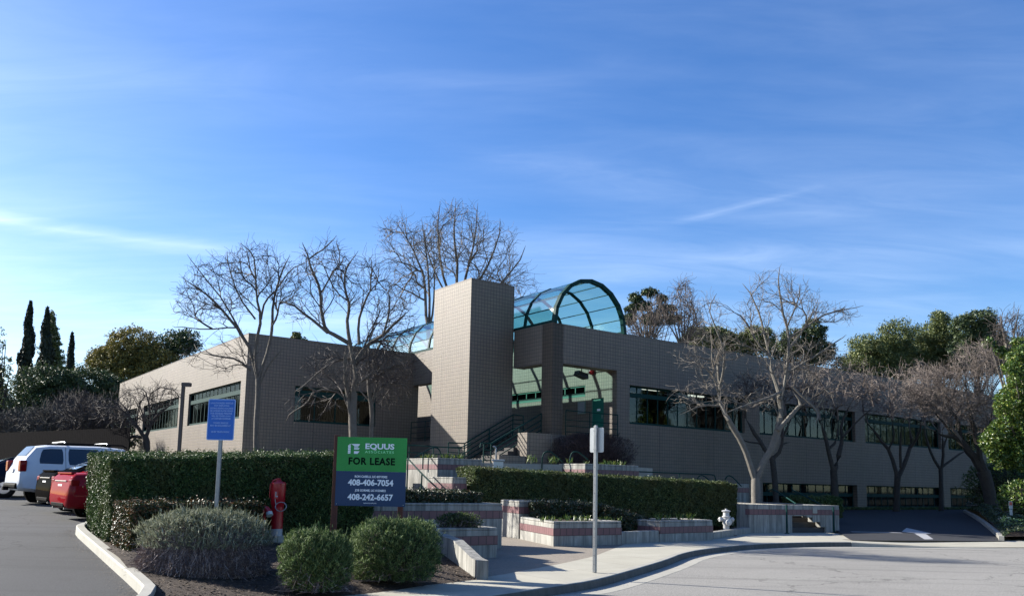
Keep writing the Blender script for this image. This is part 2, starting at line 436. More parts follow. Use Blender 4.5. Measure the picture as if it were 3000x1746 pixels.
M['street'] = asphalt('street_asphalt', (.205, .196, .178), (.252, .242, .220), (.42, .405, .375), True, 38, .45)
M['lot'] = asphalt('lot_asphalt', (0.0356, 0.0366, 0.0392), (0.0535, 0.0544, 0.0570), (0.0891, 0.0891, 0.0891), True, 60, .35)
M['drive'] = asphalt('driveway_asphalt', (0.0262, 0.0269, 0.0314), (0.0374, 0.0389, 0.0434), (0.0598, 0.0598, 0.0636), False, 60)
M['kerb_dark'] = concrete_mat('dark_kerb', .8, ((.060, .058, .054), (.11, .105, .098)))  # darker, streaked concrete for the upright kerb face
M['aggregate'] = asphalt('exposed_aggregate', (0.1755, 0.1534, 0.1235), (0.2470, 0.2145, 0.1755), (0.3900, 0.3380, 0.2860), False, 55)
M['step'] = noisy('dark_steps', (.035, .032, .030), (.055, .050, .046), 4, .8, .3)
M['blind_w'] = noisy('white_blind', (.34, .38, .42), (.48, .52, .56), 3, .7, .05)


def walk_mat():
    m, nt, b = mat('sidewalk_concrete', rough=.85, spec=.25)
    v = coords(nt, (1, 1, 1), (0, 0, R(-36))); n0 = noise(nt, 1.1, 5, v); nf = noise(nt, 80, 2, v)
    br = N(nt, 'ShaderNodeTexBrick'); br.offset = 0; br.inputs['Scale'].default_value = 1; br.inputs['Brick Width'].default_value = 1.5; br.inputs['Row Height'].default_value = 1.5
    br.inputs['Mortar Size'].default_value = .012; br.inputs['Mortar Smooth'].default_value = .3
    br.inputs['Color1'].default_value = (0.370, 0.348, 0.281, 1); br.inputs['Color2'].default_value = (0.339, 0.322, 0.266, 1); br.inputs['Mortar'].default_value = (0.164, 0.150, 0.122, 1); nt.links.new(v, br.inputs[0])
    col = mix(nt, .3, br.outputs[0], ramp(nt, n0, [(.3, (0.223, 0.209, 0.167)), (.7, (0.446, 0.424, 0.350))]))
    col = mix(nt, .22, col, ramp(nt, nf, [(.3, (0.172, 0.163, 0.131)), (.7, (0.515, 0.489, 0.408))]))
    nt.links.new(col, b.inputs['Base Color']); bump(nt, b, nf, .25, .005)
    return m


M['walk'] = walk_mat()

# ------------------------------------------------------------------ sky and sun
SUN = Vector((-.941 * math.cos(R(27)), .338 * math.cos(R(27)), math.sin(R(27))))
sd = bpy.data.lights.new('sun', 'SUN'); sd.energy = 3.2; sd.angle = R(.5); sd.color = (1, .95, .86)
so = bpy.data.objects.new('sun', sd); C.objects.link(so); so.rotation_euler = SUN.to_track_quat('Z', 'Y').to_euler(); so.location = SUN * 60
W = bpy.data.worlds.new('World'); bpy.context.scene.world = W; W.use_nodes = True; nt = W.node_tree
bg = nt.nodes['Background']; bg.inputs[1].default_value = .05
sky = N(nt, 'ShaderNodeTexSky'); sky.sky_type = 'NISHITA'; sky.sun_disc = False; sky.sun_elevation = R(27); sky.sun_rotation = math.atan2(SUN.x, SUN.y)
sky.air_density = 1.0; sky.dust_density = .6; sky.ozone_density = 3.0; sky.altitude = 50
tc = N(nt, 'ShaderNodeTexCoord')


def dotn(vec):
    d = N(nt, 'ShaderNodeVectorMath'); d.operation = 'DOT_PRODUCT'; nt.links.new(tc.outputs['Generated'], d.inputs[0]); d.inputs[1].default_value = tuple(vec); return d.outputs['Value']


# clouds are read on a flat layer overhead: direction divided by its height
sp = N(nt, 'ShaderNodeSeparateXYZ'); nt.links.new(tc.outputs['Generated'], sp.inputs[0])
zz = math_(nt, 'MAXIMUM', math_(nt, 'ADD', sp.outputs[2], .12), .05)
cx = math_(nt, 'DIVIDE', sp.outputs[0], zz); cy = math_(nt, 'DIVIDE', sp.outputs[1], zz)
cb = N(nt, 'ShaderNodeCombineXYZ'); nt.links.new(cx, cb.inputs[0]); nt.links.new(cy, cb.inputs[1])
mp = N(nt, 'ShaderNodeMapping'); mp.inputs['Rotation'].default_value = (0, 0, R(-14)); mp.inputs['Scale'].default_value = (.45, 1.5, 1); nt.links.new(cb.outputs[0], mp.inputs[0])
n1 = noise(nt, 1.2, 7, mp.outputs[0], .55); n1.node.inputs['Distortion'].default_value = .35
mp2 = N(nt, 'ShaderNodeMapping'); mp2.inputs['Rotation'].default_value = (0, 0, R(25)); mp2.inputs['Scale'].default_value = (.7, .8, 1); mp2.inputs['Location'].default_value = (3.1, 1.7, 0); nt.links.new(cb.outputs[0], mp2.inputs[0])
n2 = noise(nt, .55, 3, mp2.outputs[0], .5)
wisp = math_(nt, 'MULTIPLY', ramp(nt, n1, [(.34, (0, 0, 0)), (.74, (1, 1, 1))]), ramp(nt, n2, [(.28, (.12, .12, .12)), (.6, (1, 1, 1))]))
leftness = math_(nt, 'MULTIPLY_ADD', sp.outputs[0], -.75, .62)
leftc = N(nt, 'ShaderNodeClamp'); nt.links.new(leftness, leftc.inputs[0]); leftc.inputs[1].default_value = .25
lowc = N(nt, 'ShaderNodeClamp'); nt.links.new(math_(nt, 'MULTIPLY_ADD', sp.outputs[2], -1.1, 1.02), lowc.inputs[0]); lowc.inputs[1].default_value = .4
cl = math_(nt, 'MULTIPLY', math_(nt, 'MULTIPLY', wisp, leftc.outputs[0]), math_(nt, 'MULTIPLY', lowc.outputs[0], 1.0))


def streak(pa, pb, pc_start, pc_end, width, strength):
    a = ray(*pa).normalized(); b = ray(*pb).normalized(); n = a.cross(b).normalized()
    d = math_(nt, 'ABSOLUTE', math_(nt, 'ADD', dotn(n), math_(nt, 'MULTIPLY_ADD', noise(nt, 9, 3, tc.outputs['Generated']), .012, -.006)))
    f = ramp(nt, math_(nt, 'DIVIDE', d, width), [(0, (1, 1, 1)), (.35, (.55, .55, .55)), (1, (0, 0, 0))])
    t = (b - a).normalized(); u = dotn(t); u0, u1 = a.dot(t), b.dot(t)
    g = math_(nt, 'DIVIDE', math_(nt, 'SUBTRACT', u, u0), u1 - u0)
    e = ramp(nt, g, [(0, (pc_start,) * 3), (.25, (1, 1, 1)), (.7, (.8, .8, .8)), (1, (pc_end,) * 3)])
    return math_(nt, 'MULTIPLY', math_(nt, 'MULTIPLY', f, e), strength)


tot = math_(nt, 'ADD', cl, streak((-200, 625), (720, 742), 1, 0, .012, .45))
tot = math_(nt, 'ADD', tot, streak((1960, 655), (2430, 540), 0, 0, .006, .16))
tot = math_(nt, 'ADD', tot, streak((-100, 715), (1000, 735), 1, 0, .022, .12))
tot = math_(nt, 'ADD', tot, streak((-150, 930), (900, 860), 1, 0, .050, .16))
tot = math_(nt, 'ADD', tot, streak((1300, 800), (3100, 720), 0, 1, .035, .10))
n3 = noise(nt, 3.6, 6, mp.outputs[0], .62); n3.node.inputs['Distortion'].default_value = .8
tot = math_(nt, 'MULTIPLY', tot, math_(nt, 'MULTIPLY_ADD', ramp(nt, n3, [(.35, (0, 0, 0)), (.68, (1, 1, 1))]), .9, .55))
tc2 = N(nt, 'ShaderNodeClamp'); nt.links.new(math_(nt, 'MULTIPLY', tot, .66), tc2.inputs[0])
hs = N(nt, 'ShaderNodeHueSaturation'); hs.inputs['Hue'].default_value = .511; hs.inputs['Saturation'].default_value = 1.29; hs.inputs['Value'].default_value = 1.0; nt.links.new(sky.outputs[0], hs.inputs['Color'])
skyc = mix(nt, tc2.outputs[0], hs.outputs[0], (6.4, 7.3, 8.6))
nt.links.new(skyc, bg.inputs[0])
vs = bpy.context.scene.view_settings; vs.view_transform = 'Standard'; vs.look = 'None'; vs.exposure = 2.05; vs.gamma = 1
bpy.context.scene.cycles.max_bounces = 6; bpy.context.scene.cycles.transparent_max_bounces = 24
# ================================================================== the building (local x along the front, y to the back)
ANG = math.atan2(.588, .809)
ZR = 8.72


def at(o, b, a):
    """building coordinates to world"""
    return Vector((1.92 + .809 * b - .588 * a, 36.3 + .588 * b + .809 * a, 0))


bld = thing('office_building', 'tan tiled two-storey office building with a square tower and a glass barrel vault', 'building', (1.92, 36.3, 0), ANG)


def wall(name, axis, c, u0, u1, z0, z1, holes, T, inward, m, parent=bld):
    """wall plane at x=c (axis 'x', u runs along y) or y=c (axis 'y', u runs along x), thickness T towards inward (+1/-1)"""
    us = sorted({u0, u1, *[h[0] for h in holes], *[h[1] for h in holes]}); zs = sorted({z0, z1, *[h[2] for h in holes], *[h[3] for h in holes]})
    us = [u for u in us if u0 <= u <= u1]; zs = [z for z in zs if z0 <= z <= z1]
    solid = lambda i, j: 0 <= i < len(us) - 1 and 0 <= j < len(zs) - 1 and not any(h[0] <= (us[i] + us[i + 1]) / 2 <= h[1] and h[2] <= (zs[j] + zs[j + 1]) / 2 <= h[3] for h in holes)
    pt = (lambda u, d, z: (c + d, u, z)) if axis == 'x' else (lambda u, d, z: (u, c + d, z))
    mb = MB(); D = T * inward
    for i in range(len(us) - 1):
        for j in range(len(zs) - 1):
            if not solid(i, j): continue
            a, b, e, f = us[i], us[i + 1], zs[j], zs[j + 1]
            mb.add([pt(a, 0, e), pt(b, 0, e), pt(b, 0, f), pt(a, 0, f)], [(0, 1, 2, 3)])
            mb.add([pt(a, D, e), pt(b, D, e), pt(b, D, f), pt(a, D, f)], [(3, 2, 1, 0)])
            if not solid(i - 1, j): mb.add([pt(a, 0, e), pt(a, D, e), pt(a, D, f), pt(a, 0, f)], [(0, 1, 2, 3)])
            if not solid(i + 1, j): mb.add([pt(b, 0, e), pt(b, D, e), pt(b, D, f), pt(b, 0, f)], [(0, 1, 2, 3)])
            if not solid(i, j - 1): mb.add([pt(a, 0, e), pt(b, 0, e), pt(b, D, e), pt(a, D, e)], [(0, 1, 2, 3)])
            if not solid(i, j + 1): mb.add([pt(a, 0, f), pt(b, 0, f), pt(b, D, f), pt(a, D, f)], [(0, 1, 2, 3)])
    b = bmesh.new()
    o = mb.build(name, m, parent, recalc=False); b.from_mesh(o.data); bmesh.ops.remove_doubles(b, verts=b.verts, dist=1e-4); bmesh.ops.recalc_face_normals(b, faces=b.faces); b.to_mesh(o.data); b.free()
    return o


def window(axis, c, u0, u1, z0, z1, n, transom, inward, blind=None, rec=.14, fm='frame', bar=.20, lit=False, seed=0, parent=bld):
    rg = random.Random(seed)
    pt = (lambda u, d, z: (c + d * inward, u, z)) if axis == 'x' else (lambda u, d, z: (u, c + d * inward, z))

    def bx(mb, a, b, z0, z1, d0, d1):
        p, q = pt(a, d0, z0), pt(b, d1, z1); mb.box(min(p[0], q[0]), min(p[1], q[1]), z0, max(p[0], q[0]), max(p[1], q[1]), z1)
    f = MB(); w = .075
    bx(f, u0, u1, z0, z0 + .11, rec - .05, rec + .06); bx(f, u0, u1, z1 - .07, z1, rec - .02, rec + .06)
    bx(f, u0, u0 + w, z0 + .11, z1 - .07, rec - .02, rec + .06); bx(f, u1 - w, u1, z0 + .11, z1 - .07, rec - .02, rec + .06)
    ww = (u1 - u0) / n
    spans = [(z0 + .11, transom - bar / 2), (transom + bar / 2, z1 - .07)] if transom else [(z0 + .11, z1 - .07)]
    for i in range(1, n):
        for e in spans: bx(f, u0 + ww * i - .028, u0 + ww * i + .028, e[0], e[1], rec, rec + .05)
    W_ = f.build('window', M[fm], parent)
    if transom:
        t = MB(); bx(t, u0 + w, u1 - w, transom - bar / 2, transom + bar / 2, rec - .045, rec + .055); t.build('transom_beam', M['frame_l'] if fm == 'frame_l2' else M[fm], W_)
    g = MB(); bx(g, u0 + w, u1 - w, z0 + .11, z1 - .07, rec + .02, rec + .03); g.build('pane', M['pane'], W_)
    if blind:
        s = MB(); k = int((u1 - u0) / .13)
        for i in range(k):
            u = u0 + .08 + i * (u1 - u0 - .16) / k
            if rg.random() < (.1 if blind != 'some' else .45): continue
            a = .055; d = .03 * rg.random()
            p = pt(u, rec + .12, z0 + .1); q = pt(u + .10, rec + .12 + d, z0 + .1); p2 = pt(u + .10, rec + .12 + d, z1 - .07); q2 = pt(u, rec + .12, z1 - .07)
            s.add([p, q, p2, q2], [(0, 1, 2, 3)])
        s.build('blind', M['blind_d'] if blind == 'dark' else M['blind_w'] if blind == 'pale' else M['blind'], W_, recalc=False)
    return W_


lw0, lw1, la, lz = -9.42, .43, 12.55, 42.5
# left wing
sw = [(13.3, 22.7), (24.9, 34.2), (36.2, 41.8)]
wall('wall', 'x', lw0, la, lz, -.5, ZR, [(u, v, 4.5, 6.4) for u, v in sw], .4, 1, M['tile'])
wall('wall', 'y', la, lw0 + .4, lw1, -.5, ZR - .002, [(-6.85, -2.2, 4.45, 6.3)], .4, 1, M['tile'])
wall('wall', 'y', lz, lw0, 44, -.5, ZR, [], .4, 1, M['tile'])
for i, (u, v) in enumerate(sw): window('x', lw0, u, v, 4.5, 6.4, 13 if v - u > 7 else 8, 5.86, 1, 'dark', fm='frame', bar=.22, seed=i).children[0].data.materials[0] = M['frame_l']
window('y', la, -6.85, -2.2, 4.45, 6.3, 4, 5.95, 1, 'dark', bar=.30, seed=9)
# spine: side wall with the entrance opening, deeper open passage, inner wall of the porch
wall('wall', 'x', 0, 0, 2.9, 3.72, ZR - .001, [(.75, 2.9, 3.72, 6.93)], .62, 1, M['tile'])
wall('wall', 'x', .05, 6.15, la, 1.0, ZR - .002, [(7.4, la, 3.75, 6.9)], .5, 1, M['tile'])
wall('wall', 'x', .05, la + .4, lz, -.5, ZR - .002, [], .5, 1, M['tile'])
wall('wall', 'x', 3.92, .75, lz, 0, ZR - .001, [(.9, 1.78, 3.75, 5.72), (2.25, 9.5, 5.86, 6.42)], .4, 1, M['tile'])
window('x', 3.92, 2.25, 9.5, 5.86, 6.42, 9, 5.99, 1, None, rec=.06, bar=.14, seed=3).data.materials[0] = M['door']
# porch door
d = MB(); d.box(3.98, .93, 3.77, 4.04, 1.75, 5.69); dr = d.build('door', M['door'], bld)
d = MB(); d.box(3.955, .9, 3.75, 4.06, .93, 5.72); d.box(3.955, 1.75, 3.75, 4.06, 1.78, 5.72); d.box(3.955, .93, 5.69, 4.06, 1.75, 5.72); d.build('door_frame', M['frame_l'], dr)
d = MB(); d.box(3.972, 1.2, 5.1, 3.98, 1.42, 5.2); d.build('door_plate', M['s_white'], dr)
d = MB(); d.tube([(3.93, 1.02, 4.72), (3.93, 1.02, 4.9)], .015); d.build('handle', M['galv'], dr)
# right wing front wall
ww = [(4.75, 13.3), (14.55, 23.8), (24.9, 34.2), (35.2, 42.5)]
gw = [(14.75, 23.85), (24.85, 34.3), (35.2, 39.8)]
holes = [(.62, 3.92, 3.72, 6.93)] + [(u, v, 4.47, 6.32) for u, v in ww] + [(u, v, .5, 1.88) for u, v in gw]
wall('wall', 'y', 0, 0, 43.9, -.5, ZR, holes, .75, 1, M['tile'])
wall('wall', 'x', 43.9, .75, lz, -.5, ZR - .003, [], .4, -1, M['tile'])
for i, (u, v) in enumerate(ww): window('y', 0, u, v, 4.47, 6.32, round((v - u) / .72), 5.88, 1, None if i == 0 else 'some', rec=.22, bar=.2, seed=20 + i)
for i, (u, v) in enumerate(gw): window('y', 0, u, v, .5, 1.88, round((v - u) / .74), 1.28, 1, 'pale', rec=.3, bar=.2, seed=30 + i)
# tower
t = MB(); t.box(-2.5, 2.9, 0, -.04, 6.15, 10.85); t.build('tower', M['tile'], bld)
# porch floor, stair cheek, base, roofs, parapet caps
s = MB(); s.box(0, .0, 0, .05, 2.9, 3.7); s.box(.052, .76, 3.35, 3.9, 12, 3.74); s.build('porch_floor', M['conc_clean'], bld)
s = MB(); s.box(-1.33, .0, 1.5, -.002, .68, 3.74); s.build('stair_wall', M['tile'], bld)
s = MB(); s.box(-2.75, .05, 1.5, -1.33, .60, 2.72); s.build('stair_wall', M['tile'], bld)
r = MB(); r.box(lw0 + .41, la + .41, 8.0, -.0, lz - .01, 8.2); r.box(4.33, .76, 8.0, 43.49, lz - .01, 8.2); r.build('roof', M['roof'], bld)
c = MB()
for q in ((lw0 - .01, la - .01, lw0 + .41, lz), (lw0 + .41, la - .01, lw1 - .0, la + .41), (4.5, -.01, 43.91, .76), (43.49, .76, 43.91, lz), (-2.51, 2.89, -2.35, 6.16), (-2.35, 2.89, -.03, 3.05)):
    z = 10.85 if q[0] < -2 and q[1] < 6 else ZR
    c.box(q[0], q[1], z, q[2], q[3], z + .025)
c.build('parapet_cap', M['bronze'], bld)
# inner floor/ceiling so lit rooms read behind the glass
r = MB(); r.box(4.4, .8, 3.4, 43.4, 12, 3.7); r.box(4.4, .8, 6.75, 43.4, 12, 6.9); r.box(4.4, 12, 0, 43.4, 12.1, 8); r.build('interior', M['room'], bld)
lm = bpy.data.materials.new('tube_light'); lm.use_nodes = True; e = lm.node_tree.nodes['Principled BSDF']; e.inputs['Emission Color'].default_value = (1, .93, .72, 1); e.inputs['Emission Strength'].default_value = 1.6
for k, (x, y) in enumerate([(5.4, 1.9), (6.9, 1.9), (8.4, 2.6), (11.0, 1.7), (5.6, 3.6), (7.2, 4.6), (9.2, 5.2), (12.4, 3.0)]):
    q = MB(); q.box(x, y, 6.62, x + 1.15, y + .22, 6.70); q.build('ceiling_light', lm, bld)
# things seen behind the glass near the entrance: papers on the pane, shelves
q = MB(); q.box(7.75, .33, 4.62, 8.05, .34, 4.95); q.build('window_notice', M['s_white'], bld); q = MB(); q.box(8.15, .33, 4.85, 8.42, .34, 5.3); q.build('window_notice', M['s_white'], bld)
for x in (5.6, 8.9, 10.3): q = MB(); q.box(x, 1.6, 3.72, x + .9, 2.1, 5.5); q.build('cabinet', M['post_wood'], bld)

# glass barrel vault over the spine
VA = [(math.cos(math.pi * (1 - k / 10)), math.sin(math.pi * (1 - k / 10))) for k in range(11)]
VX0, VX1, VR = .12, 4.42, (4.42 - .12) / 2; vc = (VX0 + VX1) / 2; vh = 2.22
vp = [(vc + VR * c_, ZR + .02 + vh * s_) for c_, s_ in VA]
ribs = [0.06 + 2.2 * k for k in range(11)]
va = MB()
va.box(VX0 - .07, .0, ZR + .0, VX0 + .09, ribs[-1], ZR + .13); va.box(VX1 - .08, .0, ZR + .0, VX1 + .08, ribs[-1], ZR + .13)
vault = va.build('barrel_vault', M['frame'], bld)
for i, y in enumerate(ribs):
    q = MB(); w = .20 if i == 0 else .13
    for k in range(10):
        a, b = Vector((vp[k][0], y, vp[k][1])), Vector((vp[k + 1][0], y, vp[k + 1][1])); dd = (b - a).normalized() * .03
        q.bar(a - dd, b + dd, .10 if i else .17, w, up=(0, 1, 0))
    q.build('rib', M['frame'], vault)
for k in range(1, 10):
    q = MB(); x, z = vp[k]; q.box(x - .018, .1, z - .018, x + .018, ribs[-1], z + .018); q.build('purlin', M['frame'], vault)
for side in range(2):
    q = MB()
    for k in range(5 * side, 5 * side + 5):
        (x0, z0), (x1, z1) = vp[k], vp[k + 1]
        for i in range(10): q.add([(x0, ribs[i] + .05, z0 + .03), (x1, ribs[i] + .05, z1 + .03), (x1, ribs[i + 1] - .05, z1 + .03), (x0, ribs[i + 1] - .05, z0 + .03)], [(0, 1, 2, 3)])
    q.build('vault_pane', M['vault'], vault, recalc=False)

# ---------------- things fixed on or standing in the porch (top level)
def wp(b, a, z): v = at(0, b, a); v.z = z; return v


bell = thing('alarm_bell', 'round red alarm bell high on the sunlit porch wall', 'bell', wp(3.9, 1.75, 7.05), ANG)
q = MB(); q.lathe([(.16, 0), (.17, -.03), (.15, -.09), (.08, -.13), (.0, -.14)], (0, 0, 0), 20, 'x'); q.build('gong', M['red'], bell)
q = MB(); q.lathe([(.07, .02), (.07, -.0)], (0, 0, 0), 16, 'x'); q.build('back_box', M['red'], bell)
nc = thing('notice_case', 'pale teal glazed notice case on the porch wall left of the green door', 'notice case', wp(3.86, 2.45, 5.0), ANG)
q = MB(); q.box(-.0, -.28, 0, .05, .28, .62); q.build('case', M['frame_l'], nc, bevel=.01); q = MB(); q.box(-.012, -.24, .04, -.002, .24, .58); q.build('glass', M['carglass'] if False else M['blind'], nc)
fl = thing('floodlight', 'black floodlight hanging under the porch beam beside the red bell', 'lamp', wp(2.5, .9, 6.75), ANG)
q = MB(); q.add([(-.28, -.16, .1), (.30, -.16, -.02), (.30, .16, -.02), (-.28, .16, .1), (-.34, -.22, -.12), (.26, -.22, -.28), (.26, .22, -.28), (-.34, .22, -.12)],
                [(0, 1, 2, 3), (7, 6, 5, 4), (0, 4, 5, 1), (1, 5, 6, 2), (2, 6, 7, 3), (3, 7, 4, 0)]); q.build('housing', M['black'], fl, bevel=.02)
q = MB(); q.tube([(0, 0, 0), (0, 0, .3)], .025); q.tube([(0, -.15, .28), (0, .3, .28)], .03); q.build('bracket', M['black'], fl)


def railing(name, label, pts, posts, z_rails, parent_loc=None, r=.024, cat='handrail', group=None, curl=None):
    """pts: polyline of the base line (world); z_rails heights above it"""
    base = Vector(pts[0]); t = thing(name, label, cat, base, 0, group)
    P_ = [Vector(p) - base for p in pts]
    for h in z_rails:
        q = MB(); ln = [p + Vector((0, 0, h)) for p in P_]
        if h == max(z_rails) and curl: ln = [ln[0] + Vector((0, 0, -.18)) + (ln[0] - ln[1]).normalized() * .16, ln[0] + (ln[0] - ln[1]).normalized() * .13 + Vector((0, 0, -.03))] + ln
        q.tube(ln, r if h == max(z_rails) else r * .75, 8); q.build('rail', M['rail'], t)
    for u in posts:
        i = min(int(u), len(P_) - 2); p = P_[i].lerp(P_[i + 1], u - i); q = MB(); q.tube([p, p + Vector((0, 0, max(z_rails)))], r, 8); q.build('post', M['rail'], t)
    return t


railing('porch_railing', 'green pipe railing across the open porch front under the red bell', [wp(.70, -.14, 3.72), wp(3.85, -.14, 3.72)], [0, .45, 1], [.16, .42, .68, 1.1])
railing('passage_railing', 'green railing in the shaded gap left of the sunlit tower', [wp(-.1, 9.2, 3.7), wp(-.1, 12.3, 3.7)], [0, .5, 1], [.2, .5, .8, 1.1])

# stairs from the terrace to the porch, along the tower
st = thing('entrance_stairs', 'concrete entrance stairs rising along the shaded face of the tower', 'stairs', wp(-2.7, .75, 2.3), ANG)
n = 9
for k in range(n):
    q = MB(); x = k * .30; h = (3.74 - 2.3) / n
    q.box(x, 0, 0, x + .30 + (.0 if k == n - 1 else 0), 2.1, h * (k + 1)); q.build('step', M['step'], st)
railing('stair_railing', 'green pipe rail climbing the stairs against the tower face', [wp(-3.6, 2.72, 2.3), wp(-2.75, 2.72, 2.3), wp(-.1, 2.72, 3.75), wp(.5, 2.72, 3.75)], [0, 1, 1.5, 2, 3], [.15, .35, .55, .75, .97], r=.03)
railing('stair_railing', 'green pipe rail with curled end on the open side of the entrance stairs', [wp(-3.1, .72, 2.3), wp(-2.7, .72, 2.3), wp(.0, .72, 3.75)], [0.05, 1, 1.55, 2], [.2, .42, .64, .92], r=.03, curl=True)
# ================================================================== ground, street, pavement
def inpoly(x, y, poly):
    c = False; n = len(poly)
    for i in range(n):
        x1, y1 = poly[i][:2]; x2, y2 = poly[(i + 1) % n][:2]
        if (y1 > y) != (y2 > y) and x < (x2 - x1) * (y - y1) / (y2 - y1) + x1: c = not c
    return c


def surf(name, poly, h, m, cuts=0, kind='structure', parent=None):
    b = bmesh.new(); vs = [b.verts.new((p[0], p[1], 0)) for p in poly]; f = b.faces.new(vs); b.normal_update()
    if f.normal.z < 0: f.normal_flip()
    bmesh.ops.triangulate(b, faces=b.faces)
    for _ in range(cuts):
        es = [e for e in b.edges if e.calc_length() > 1.2]
        if es: bmesh.ops.subdivide_edges(b, edges=es, cuts=1); bmesh.ops.triangulate(b, faces=b.faces)
    for v in b.verts: v.co.z = h(v.co.x, v.co.y) if callable(h) else h
    me = bpy.data.meshes.new(name); b.to_mesh(me); b.free(); me.materials.append(m)
    for p in me.polygons: p.use_smooth = True
    o = link(name, me, parent)
    if kind: o['kind'] = kind
    return o


surf('ground', [(-900, -300), (900, -300), (900, 2500), (-900, 2500)], -.45, M['soil'])
zl = lambda x, y: .053 * (min(y, 18) - 10) + .024 * max(0, min(y, 40) - 18)
# kerb line of the street (top of kerb at z 0)
kerb = [(-9, 4.2), (-5.5, 6.6), (-3, 8.9), (-1.35, 10.65)] + [tuple(G(*p, 0))[:2] for p in [(1461, 1740), (1640, 1713), (1745, 1698), (1867, 1664), (1958, 1637), (2005, 1617), (2089, 1603), (2228, 1591), (2400, 1587), (2494, 1587)]]
# round it off
def smooth_line(pts, it=2):
    pts = [Vector((p[0], p[1], p[2] if len(p) > 2 else 0)) for p in pts]
    for _ in range(it):
        q = [pts[0]]
        for a, b in zip(pts, pts[1:]): q += [a.lerp(b, .25), a.lerp(b, .75)]
        q.append(pts[-1]); pts = q
    return pts


ks = smooth_line(kerb, 2)
kend = ks[-1]; right = [(kend.x + 1.0, kend.y + .18), (17, 26.75), (60, 29.5)]


def offs(line, d):
    out = []
    for i, p in enumerate(line):
        t = (line[min(i + 1, len(line) - 1)] - line[max(i - 1, 0)]); t.z = 0; t.normalize(); out.append(p + Vector((t.y, -t.x, 0)) * d)
    return out


def sweep(name, line, prof, m, bevel=0.0, joints=None, kind='structure'):
    """prof: (offset to the right of travel, z) closed section"""
    mb = MB(); n = len(prof); rows = []
    for i, p in enumerate(line):
        t = (line[min(i + 1, len(line) - 1)] - line[max(i - 1, 0)]); t.z = 0; t.normalize(); s = Vector((t.y, -t.x, 0))
        rows.append([(p.x + s.x * o, p.y + s.y * o, p.z + z) for o, z in prof])
    vs = [v for r_ in rows for v in r_]; fs = []
    for i in range(len(line) - 1):
        for k in range(n): k2 = (k + 1) % n; fs.append((i * n + k, i * n + k2, (i + 1) * n + k2, (i + 1) * n + k))
    fs += [tuple(range(n)), tuple(range((len(line) - 1) * n, len(line) * n))]
    mb.add(vs, fs); o = mb.build(name, m, None)
    if kind: o['kind'] = kind
    return o


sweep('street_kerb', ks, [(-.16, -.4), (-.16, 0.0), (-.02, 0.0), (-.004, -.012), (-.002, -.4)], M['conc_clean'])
sweep('kerb_face', ks, [(-.002, -.4), (-.001, -.010), (.010, -.03), (.024, -.15), (.024, -.4)], M['kerb_dark'])
sweep('gutter', ks + [Vector((13.6, 26.2, 0)), Vector((17, 26.7, 0)), Vector((60, 29.45, 0))], [(.02, -.42), (.02, -.137), (.50, -.125), (.50, -.42)], M['conc_clean'])
st_poly = [tuple(p)[:2] for p in offs(ks, .50)] + [(kend.x + .5, kend.y - .3), (17, 26.2), (180, 36.0), (180, -160), (-160, -160), (-14, 3.0)]
surf('street', st_poly, -.128, M['street'], 0)
kr = [kend, kend + Vector((.7, .04, -.035)), kend + Vector((1.5, .10, -.08)), Vector((13.6, 26.2, -.112)), Vector((60, 28.9, -.115))]
sweep('driveway_lip', kr, [(-.2, -.3), (-.2, 0.0), (.0, 0.0), (.02, -.012), (.02, -.3)], M['conc_clean'])

# inner edge of the pavement
inner = [tuple(G(*p, 0))[:2] for p in [(2520, 1580), (2463, 1558), (2200, 1559), (2095, 1577), (1938, 1586), (1832, 1592), (1740, 1628), (1640, 1650), (1470, 1681), (1410, 1690), (1250, 1711), (1100, 1727)]]
walkp = [tuple(p)[:2] for p in offs(ks[8:], -.158)] + [(kend.x + 1.0, kend.y + .12), (17, 26.85), (60, 29.3), (60, 32), (17.6, 28.7)] + inner + [(-2.9, 10.75), (-5.2, 8.4), (-4.2, 7.6)]


def walkh(x, y):
    # dips to the driveway lip on the right
    d = max(0, min(1, (x - kend.x) / 2.6)) * max(0, min(1, (28.6 - y) / 1.6)); return -.006 - .10 * d


surf('sidewalk', walkp, walkh, M['walk'], 3)
# plaza of exposed aggregate behind the pavement
pl = [inner[5], inner[6], inner[7], inner[8], inner[9], (-1.6, 17.5), (-3.2, 20), (-3, 24.5), (.2, 24.8), (1.9, 22.2)]
surf('plaza_paving', pl + [], -.01, M['aggregate'], 0)
q = MB(); q.prism([(-.42, 13.8), (-3.4, 17.6), (-3.3, 25), (9, 34), (30, 38), (20, 29.2), (8, 26.5), (1.9, 22.5)], -.4, -.02); tag(q.build('plaza_base', M['aggregate'], None), kind='structure')

# car park to the left, rising away
lotp = [(-4.1, 7.2), (-4.15, 9.2), (-4.4, 10.6), (-4.8, 11.3), (-6.2, 13.4), (-8.5, 16.8), (-8.82, 17.5), (-8.78, 18.05), (-8.0, 18.7), (-6.3, 19.8), (-4.6, 21.5), (-5.4, 24.0), (-25, 46), (-45, 85), (-120, 90), (-120, 8), (-40, 5), (-14, 3), (-9.3, 4.35), (-5.7, 6.75)]
surf('car_park', lotp, lambda x, y: zl(x, y) if y > 9 else -.053 - .08 * (9 - y) / 4 + .0, M['lot'], 1)
kl = [Vector((x, y, max(-.05, zl(x, y)))) for x, y in [(-4.2, 7.4), (-4.25, 9.2), (-4.5, 10.6), (-4.9, 11.25), (-6.3, 13.35), (-7.6, 15.3), (-8.6, 16.8), (-8.95, 17.5), (-8.9, 18.1), (-8.2, 18.7), (-6.5, 19.6)]]
kl = smooth_line([tuple(p) for p in kl], 1)
q = sweep('car_park_kerb', kl, [(-.01, -.2), (0, .13), (.02, .155), (.15, .155), (.16, .14), (.16, -.2)], M['conc_clean'])
